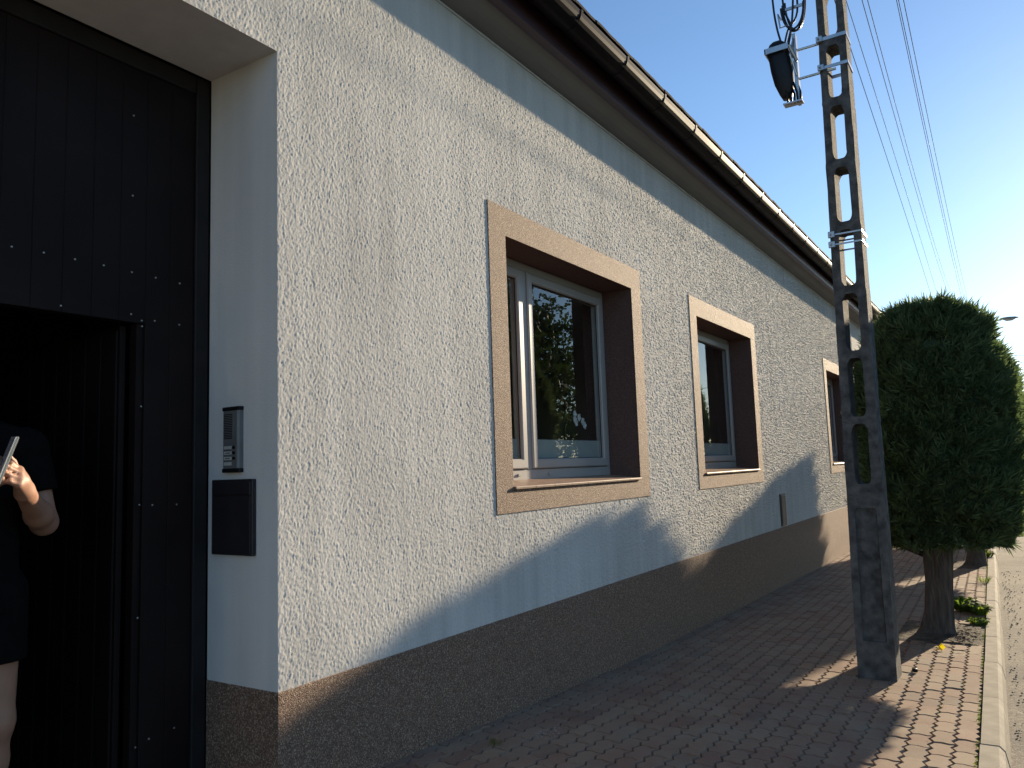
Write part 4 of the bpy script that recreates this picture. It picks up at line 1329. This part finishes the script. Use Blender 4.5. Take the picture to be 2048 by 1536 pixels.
# bottle cap / small plastic closure beside the pole
cap = thing('bottle_cap', 'small dark bottle cap lying on the pavers right beside the pole', 'bottle cap', (1.80, 5.93, G(5.93)))
b = MB(); lathe(b, 1.80, 5.93, [(0.0, G(5.93) + 0.003), (0.015, G(5.93) + 0.003), (0.0165, G(5.93) + 0.006), (0.016, G(5.93) + 0.022), (0.013, G(5.93) + 0.026), (0.0, G(5.93) + 0.0265)], 20); b.build('shell', M['black'], cap, smooth=True)
b = MB()
for k in range(20):
    a = 2 * math.pi * k / 20
    b.box(1.80 + 0.0165 * math.cos(a) - 0.0009, 1.80 + 0.0165 * math.cos(a) + 0.0009, 5.93 + 0.0165 * math.sin(a) - 0.0009, 5.93 + 0.0165 * math.sin(a) + 0.0009, G(5.93) + 0.006, G(5.93) + 0.021)
b.build('grip', M['black'], cap)
# crumbs of plaster and grit
b = MB(); r = random.Random(9)
for k in range(430):
    if k < 90:
        x, y = 0.346 + r.gauss(0, 0.05), 3.535 + r.gauss(0, 0.07); s = r.uniform(0.001, 0.0035)
    elif k < 300:
        x, y = abs(r.gauss(0.0, 0.6)) + 0.06, r.uniform(2.6, 10); s = r.uniform(0.0008, 0.0035)
    else:
        x, y = r.uniform(0.2, 2.2), r.uniform(3, 9); s = r.uniform(0.0008, 0.0028)
    if x > kerb_x(y): continue
    z = G(y) + s * 0.4
    q = [Vector((r.uniform(.6, 1.4) * a, r.uniform(.6, 1.4) * c_, d)) * s for a, c_, d in ((1, 0, 0), (-1, 0, 0), (0, 1, 0), (0, -1, 0), (0, 0, .8), (0, 0, -.8))]
    b.raw([(x + p.x, y + p.y, z + p.z) for p in q], [(0, 2, 4), (2, 1, 4), (1, 3, 4), (3, 0, 4), (2, 0, 5), (1, 2, 5), (3, 1, 5), (0, 3, 5)])
b.build('plaster_crumbs', M['crumb'], kind='stuff', label='pale plaster crumbs and grit scattered over the pavement')
b = MB()
for k in range(260):
    y = r.uniform(3.2, 13); x = kerb_x(y) + 0.15 + abs(r.gauss(0, 0.12)); s = r.uniform(0.003, 0.009)
    z = G(y) - 0.092 + s * 0.4
    q = [Vector((r.uniform(.6, 1.4) * a, r.uniform(.6, 1.4) * c_, d)) * s for a, c_, d in ((1, 0, 0), (-1, 0, 0), (0, 1, 0), (0, -1, 0), (0, 0, .8), (0, 0, -.8))]
    b.raw([(x + p.x, y + p.y, z + p.z) for p in q], [(0, 2, 4), (2, 1, 4), (1, 3, 4), (3, 0, 4), (2, 0, 5), (1, 2, 5), (3, 1, 5), (0, 3, 5)])
b.build('gravel', M['kerb'], kind='stuff', label='loose gravel along the road edge beside the kerb')
# dry needles and twigs under the nearest tree
b = MB()
for k in range(160):
    x, y = 1.95 + r.gauss(0, 0.12), 7.35 + r.gauss(0, 0.22); a = r.uniform(0, 3.14); ln = r.uniform(0.02, 0.07)
    if x > kerb_x(y) - 0.01 or abs(x - 1.8) < .14 and abs(y - 7.5) < .14: continue
    p = Vector((x, y, G(y) + 0.012)); d = Vector((math.cos(a), math.sin(a), r.uniform(-0.05, 0.2))) * ln
    b.tube([p, p + d], [0.003, 0.0015], 4)
b.build('twigs', M['bark'], kind='stuff', label='dry twigs and litter at the foot of the nearest evergreen')

# ================================================================== PERSON
class SDF:
    def __init__(s, lo, hi, h):
        s.h = h; s.lo = np.array(lo, np.float32)
        s.n = np.ceil((np.array(hi) - s.lo) / h).astype(int) + 1
        s.d = np.full(s.n, 1.0, np.float32)
    def block(s, lo, hi):
        a = np.clip(np.floor((np.array(lo) - s.lo) / s.h).astype(int), 0, s.n); c = np.clip(np.ceil((np.array(hi) - s.lo) / s.h).astype(int) + 1, 0, s.n)
        sl = tuple(slice(i, j) for i, j in zip(a, c))
        ax = [s.lo[i] + s.h * np.arange(a[i], c[i], dtype=np.float32) for i in range(3)]
        return sl, np.meshgrid(*ax, indexing='ij')
    def smin(s, sl, d, k):
        o = s.d[sl]
        if k <= 0:
            s.d[sl] = np.minimum(o, d); return
        hh = np.clip(k - np.abs(o - d), 0, None) / k
        s.d[sl] = np.minimum(o, d) - hh * hh * k * 0.25
    def cap(s, p, q, r0, r1, k=0.02, flat=(1, 1, 1)):
        p, q = np.array(p, np.float32), np.array(q, np.float32); R = max(r0, r1) / min(flat) + k + 0.03
        sl, (X, Y, Z_) = s.block(np.minimum(p, q) - R, np.maximum(p, q) + R)
        if X.size == 0: return
        f = np.array(flat, np.float32)
        v = [(A - p[i]) / 1 for i, A in enumerate((X, Y, Z_))]
        e = (q - p); L = float(e @ e) + 1e-12
        t = np.clip((v[0] * e[0] + v[1] * e[1] + v[2] * e[2]) / L, 0, 1)
        dd = np.sqrt(((v[0] - e[0] * t) * f[0]) ** 2 + ((v[1] - e[1] * t) * f[1]) ** 2 + ((v[2] - e[2] * t) * f[2]) ** 2)
        s.smin(sl, dd - (r0 + (r1 - r0) * t), k)
    def cut(s, fn):
        sl, (X, Y, Z_) = s.block(s.lo, s.lo + s.h * (s.n - 1))
        s.d = np.maximum(s.d, fn(X, Y, Z_).astype(np.float32))
    def mesh(s, name, mat, parent):
        d = s.d; neg = d < 0
        nx, ny, nz = d.shape
        cnt = np.zeros((nx - 1, ny - 1, nz - 1), np.int8)
        for i in (0, 1):
            for j in (0, 1):
                for k in (0, 1):
                    cnt += neg[i:nx - 1 + i, j:ny - 1 + j, k:nz - 1 + k]
        act = np.argwhere((cnt > 0) & (cnt < 8))
        idx = np.full(cnt.shape, -1, np.int32); idx[tuple(act.T)] = np.arange(len(act))
        acc = np.zeros((len(act), 3)); num = np.zeros(len(act))
        for ax in range(3):
            for u in (0, 1):
                for v in (0, 1):
                    o = [0, 0, 0]; oth = [a for a in range(3) if a != ax]; o[oth[0]], o[oth[1]] = u, v
                    A = act + np.array(o); B = A.copy(); B[:, ax] += 1
                    da, db = d[tuple(A.T)], d[tuple(B.T)]
                    m_ = (da < 0) != (db < 0)
                    t = np.where(m_, da / np.where(m_, da - db, 1), 0)
                    pt = np.array(o, float)[None, :].repeat(len(act), 0); pt[:, ax] += t
                    acc += pt * m_[:, None]; num += m_
        V = s.lo + s.h * (act + acc / num[:, None])
        F = []
        for ax in range(3):
            o1, o2 = [(1, 2), (2, 0), (0, 1)][ax]
            sl0 = [slice(1, n_ - 1) for n_ in d.shape]; sl1 = list(sl0)
            sl0[ax] = slice(0, d.shape[ax] - 1); sl1[ax] = slice(1, d.shape[ax])
            e0, e1 = neg[tuple(sl0)], neg[tuple(sl1)]
            pos = np.argwhere(e0 != e1)
            fl = e0[tuple(pos.T)]
            off = np.array([1, 1, 1]); off[ax] = 0
            c = pos + off
            def g(a, b_):
                q = c.copy(); q[:, o1] -= a; q[:, o2] -= b_
                return idx[tuple(q.T)]
            Q = np.stack([g(1, 1), g(0, 1), g(0, 0), g(1, 0)], 1)
            Q[~fl] = Q[~fl][:, ::-1]
            F.append(Q)
        F = np.concatenate(F); F = F[(F >= 0).all(1)]
        me = bpy.data.meshes.new(name)
        me.vertices.add(len(V)); me.vertices.foreach_set('co', V.astype(np.float32).reshape(-1))
        n_ = len(F)
        me.loops.add(n_ * 4); me.loops.foreach_set('vertex_index', F.astype(np.int32).reshape(-1))
        me.polygons.add(n_); me.polygons.foreach_set('loop_start', np.arange(0, n_ * 4, 4, dtype=np.int32))
        me.polygons.foreach_set('use_smooth', np.ones(n_, bool))
        me.update(calc_edges=True); me.validate(); me.materials.append(mat)
        return link(name, me, parent)

FL = G(1.2) - EYE + 0.002            # floor under the person, relative to the eye
def V3(x, y, z):
    return (x, y, Z(z))
person = thing('person', 'person in black shirt and shorts holding up a phone in the open wicket', 'person', (-0.40, 1.19, Z(FL)))
bx_, by_ = -0.40, 1.19
S = SDF(V3(-0.66, 0.84, FL - 0.02), V3(0.02, 1.56, 0.52), 0.0052)
HIP, KNE, ANK = {}, {}, {}
for s in (-1, 1):
    HIP[s] = V3(bx_, by_ + 0.092 * s, -0.36); KNE[s] = V3(bx_ + 0.025, by_ + 0.10 * s, -0.77); ANK[s] = V3(bx_ - 0.015, by_ + 0.105 * s, FL + 0.075)
    S.cap(HIP[s], KNE[s], 0.088, 0.056, 0.03)
    cal = tuple(np.array(KNE[s]) * 0.68 + np.array(ANK[s]) * 0.32 - np.array([0.018, 0, 0]))
    S.cap(KNE[s], cal, 0.052, 0.053, 0.03); S.cap(cal, ANK[s], 0.050, 0.034, 0.03)
    S.cap(V3(bx_ - 0.05, by_ + 0.105 * s, FL + 0.035), V3(bx_ + 0.06, by_ + 0.115 * s, FL + 0.033), 0.034, 0.036, 0.03)
    S.cap(V3(bx_ + 0.06, by_ + 0.115 * s, FL + 0.028), V3(bx_ + 0.155, by_ + 0.125 * s, FL + 0.020), 0.033, 0.020, 0.03)
TOR = [(V3(bx_ - 0.01, by_, -0.36), V3(bx_, by_, -0.22), 0.125, 0.108, (1.15, 0.80, 1)),
       (V3(bx_, by_, -0.22), V3(bx_ + 0.01, by_, -0.02), 0.105, 0.118, (1.10, 0.84, 1)),
       (V3(bx_ + 0.01, by_, -0.02), V3(bx_, by_, 0.09), 0.120, 0.110, (1.12, 0.78, 1))]
for a, c, r0, r1, fl in TOR:
    S.cap(a, c, r0, r1, 0.05, fl)
for s in (-1, 1):
    S.cap(V3(bx_ + 0.07, by_ + 0.065 * s, -0.01), V3(bx_ + 0.075, by_ + 0.065 * s, -0.03), 0.055, 0.055, 0.04)
    S.cap(V3(bx_ - 0.005, by_ + 0.03 * s, 0.165), V3(bx_ + 0.01, by_ + 0.165 * s, 0.125), 0.05, 0.052, 0.04)
S.cap(V3(bx_ - 0.005, by_, 0.12), V3(bx_ + 0.02, by_ - 0.06, 0.26), 0.058, 0.050, 0.04)
# head turned down to the phone
hc = np.array(V3(bx_ + 0.055, by_ - 0.075, 0.350))
S.cap(hc + [-0.025, 0, 0.03], hc + [0.01, 0, 0.02], 0.088, 0.082, 0.03, (1, 1.12, 0.95))
S.cap(hc + [0.02, 0, -0.02], hc + [0.035, 0, -0.075], 0.066, 0.036, 0.03)
S.cap(hc + [0.078, 0, -0.005], hc + [0.104, 0, -0.035], 0.010, 0.014, 0.012)
for s in (-1, 1):
    S.cap(hc + [0.078, 0.018 * s, 0.012], hc + [0.070, 0.045 * s, 0.010], 0.010, 0.009, 0.012)
    S.cap(hc + [-0.005, 0.080 * s, 0.01], hc + [-0.012, 0.086 * s, -0.03], 0.014, 0.010, 0.006)
    S.cap(hc + [0.078, 0.018 * s, -0.066], hc + [0.086, 0.002 * s, -0.063], 0.0075, 0.009, 0.006)
ARM = {1: (V3(bx_ + 0.01, by_ + 0.180, 0.118), V3(-0.345, 1.412, -0.135), V3(-0.165, 1.262, -0.028)),
       -1: (V3(bx_ + 0.01, by_ - 0.180, 0.118), V3(-0.335, 0.952, -0.12), V3(-0.150, 1.065, -0.005))}
for s, (sh, el, wr) in ARM.items():
    S.cap(sh, el, 0.052, 0.042, 0.03)
    fm = tuple(np.array(el) * 0.7 + np.array(wr) * 0.3)
    S.cap(el, fm, 0.041, 0.043, 0.02); S.cap(fm, wr, 0.042, 0.028, 0.02)
# the phone frame
pn = Vector((-0.25, -0.92, 0.30)).normalized()
pu = Vector((0.10, 0.16, 0.98)); pu = (pu - pn * pu.dot(pn)).normalized()
pw = pu.cross(pn).normalized()
if pw.x < 0: pw = -pw
pc = Vector(V3(-0.065, 1.158, 0.072))
def hand(wr, s, palm_n, dirv, curl):
    a = Vector(dirv).normalized(); n_ = Vector(palm_n).normalized(); n_ = (n_ - a * n_.dot(a)).normalized()
    bb_ = a.cross(n_).normalized()
    if bb_.z < 0: bb_ = -bb_                                   # index side up
    W = Vector(wr)
    kn = []
    for i, o in enumerate((0.030, 0.011, -0.009, -0.028)):
        k_ = W + a * (0.088 - 0.004 * abs(i - 1)) + bb_ * o + n_ * 0.004
        S.cap(W + bb_ * o * 0.55 + a * 0.01, k_, 0.0165, 0.0115, 0.016)
        kn.append(k_)
    S.cap(W, W + a * 0.06, 0.024, 0.022, 0.02)
    ln = (0.92, 1.0, 0.95, 0.78)
    for i, k_ in enumerate(kn):
        p_ = k_; ang = 0.0
        for j, (L, c_) in enumerate(((0.042, curl[0]), (0.026, curl[1]), (0.021, curl[2]))):
            ang += c_ + 0.06 * i
            d_ = a * math.cos(ang) + n_ * math.sin(ang)
            q_ = p_ + d_ * L * ln[i]
            S.cap(p_, q_, (0.0095, 0.0088, 0.0080)[j], (0.0088, 0.0080, 0.0070)[j], 0.004)
            p_ = q_
    t0 = W + a * 0.028 + bb_ * 0.022 + n_ * 0.008
    t1 = t0 + (a * 0.55 + bb_ * 0.75 + n_ * 0.25).normalized() * 0.040
    t2 = t1 + (a * 0.85 + bb_ * 0.45 + n_ * 0.25).normalized() * 0.030
    t3 = t2 + (a * 0.95 + bb_ * 0.2 + n_ * 0.3).normalized() * 0.024
    S.cap(W + a * 0.012 + bb_ * 0.01, t0, 0.019, 0.016, 0.015); S.cap(t0, t1, 0.0155, 0.0115, 0.012); S.cap(t1, t2, 0.011, 0.010, 0.004); S.cap(t2, t3, 0.010, 0.0075, 0.004)
hand(ARM[1][2], 1, (-0.15, -0.95, 0.25), (0.62, -0.45, 0.55), (0.55, 0.85, 0.6))
hand(ARM[-1][2], -1, (-0.1, 0.97, 0.2), (0.66, 0.45, 0.45), (0.5, 0.9, 0.6))
body = S.mesh('body', M['skin'], person)
# clothing
S2 = SDF(V3(-0.66, 0.90, -0.50), V3(-0.16, 1.48, 0.24), 0.0065)
for a, c, r0, r1, fl in TOR:
    S2.cap(a, c, r0 + 0.014, r1 + 0.014, 0.05, fl)
for s in (-1, 1):
    S2.cap(V3(bx_ + 0.07, by_ + 0.065 * s, -0.01), V3(bx_ + 0.075, by_ + 0.065 * s, -0.03), 0.066, 0.066, 0.05)
    S2.cap(V3(bx_ - 0.005, by_ + 0.03 * s, 0.165), V3(bx_ + 0.01, by_ + 0.165 * s, 0.125), 0.060, 0.064, 0.04)
    sh, el, wr = (np.array(q) for q in ARM[s])
    S2.cap(sh, sh * 0.38 + el * 0.62, 0.068, 0.064, 0.03)
S2.cap(V3(bx_ - 0.01, by_, -0.36), V3(bx_, by_, -0.46), 0.132, 0.14, 0.04, (1.12, 0.80, 1))
def shirt_cut(X, Y, Zz):
    d = Z(-0.42) - Zz
    for s in (-1, 1):
        sh, el, wr = (np.array(q) for q in ARM[s])
        ax = (el - sh) / np.linalg.norm(el - sh); L = np.linalg.norm(el - sh) * 0.60
        t = (X - sh[0]) * ax[0] + (Y - sh[1]) * ax[1] + (Zz - sh[2]) * ax[2] - L
        rr = np.sqrt((X - el[0]) ** 2 + (Y - el[1]) ** 2 + (Zz - el[2]) ** 2)
        out = np.where((Y - by_) * s > 0.155, t, -1.0)
        d = np.maximum(d, out)
    neck = 0.070 - np.sqrt((X - bx_ - 0.01) ** 2 + (Y - by_) ** 2 + ((Zz - Z(0.20)) * 0.9) ** 2)
    return np.maximum(d, neck)
S2.cut(shirt_cut)
S2.mesh('shirt', M['cloth'], person)
S3 = SDF(V3(-0.60, 0.96, -0.62), V3(-0.22, 1.42, -0.22), 0.0065)
S3.cap(V3(bx_ - 0.01, by_, -0.36), V3(bx_, by_, -0.24), 0.134, 0.116, 0.05, (1.13, 0.80, 1))
for s in (-1, 1):
    S3.cap(HIP[s], KNE[s], 0.103, 0.088, 0.03)
S3.cut(lambda X, Y, Zz: np.maximum(Z(-0.575) - Zz, Zz - Z(-0.26)))
S3.mesh('shorts', M['cloth'], person)
S4 = SDF(V3(-0.60, 0.98, -0.30), V3(-0.18, 1.40, 0.52), 0.0065)
S4.cap(hc + [-0.035, 0, 0.035], hc + [-0.01, 0, 0.04], 0.098, 0.094, 0.03, (1, 1.08, 0.98))
for s in (-1, 1):
    S4.cap(hc + [-0.02, 0.080 * s, 0.0], V3(bx_ - 0.07, by_ - 0.05 + 0.06 * s, 0.15), 0.032, 0.03, 0.03)
S4.cap(hc + [-0.08, 0, 0.0], V3(bx_ - 0.10, by_, 0.02), 0.07, 0.05, 0.04, (1.2, 0.75, 1))
face = hc + np.array([0.085, 0, -0.03])
S4.cut(lambda X, Y, Zz: 0.088 - np.sqrt((X - face[0]) ** 2 + ((Y - face[1]) * 1.05) ** 2 + ((Zz - face[2]) * 0.8) ** 2))
S4.mesh('hair', M['hair'], person)
for s in (-1, 1):
    b = MB(); c = hc + np.array([0.068, 0.030 * s, -0.004])
    vv, ff = [], []
    for i in range(7):
        th = math.pi * i / 6
        for k in range(10):
            a = 2 * math.pi * k / 10
            vv.append((c[0] + 0.0115 * math.sin(th) * math.cos(a), c[1] + 0.0115 * math.sin(th) * math.sin(a), c[2] + 0.0115 * math.cos(th)))
    ff = [(i * 10 + k, i * 10 + (k + 1) % 10, (i + 1) * 10 + (k + 1) % 10, (i + 1) * 10 + k) for i in range(6) for k in range(10)]
    b.raw(vv, ff); b.build('eye', M['eye'], person, smooth=True)
# the phone itself
ph = thing('phone', 'grey mobile phone held up by the person in the wicket', 'phone', tuple(pc - pu * 0.075))
def pbox(name, hw, hl, ht, off, mat, bev):
    bb = MB(); bb.box(-hw, hw, -hl, hl, -ht, ht, bev=bev)
    bb.v = [tuple(pc + pw * x + pu * y + pn * (z + off)) for x, y, z in bb.v]
    bb.build(name, M[mat], ph)
pbox('case', 0.036, 0.075, 0.0045, 0.0, 'phoneedge', 0.002)
pbox('screen', 0.0335, 0.072, 0.0006, 0.0053, 'phone', 0.0002)
pbox('back', 0.0335, 0.072, 0.0006, -0.0053, 'phone', 0.0002)
pbox('camera_bump', 0.012, 0.012, 0.0012, -0.0072, 'phonescreen', 0.0004) if False else None
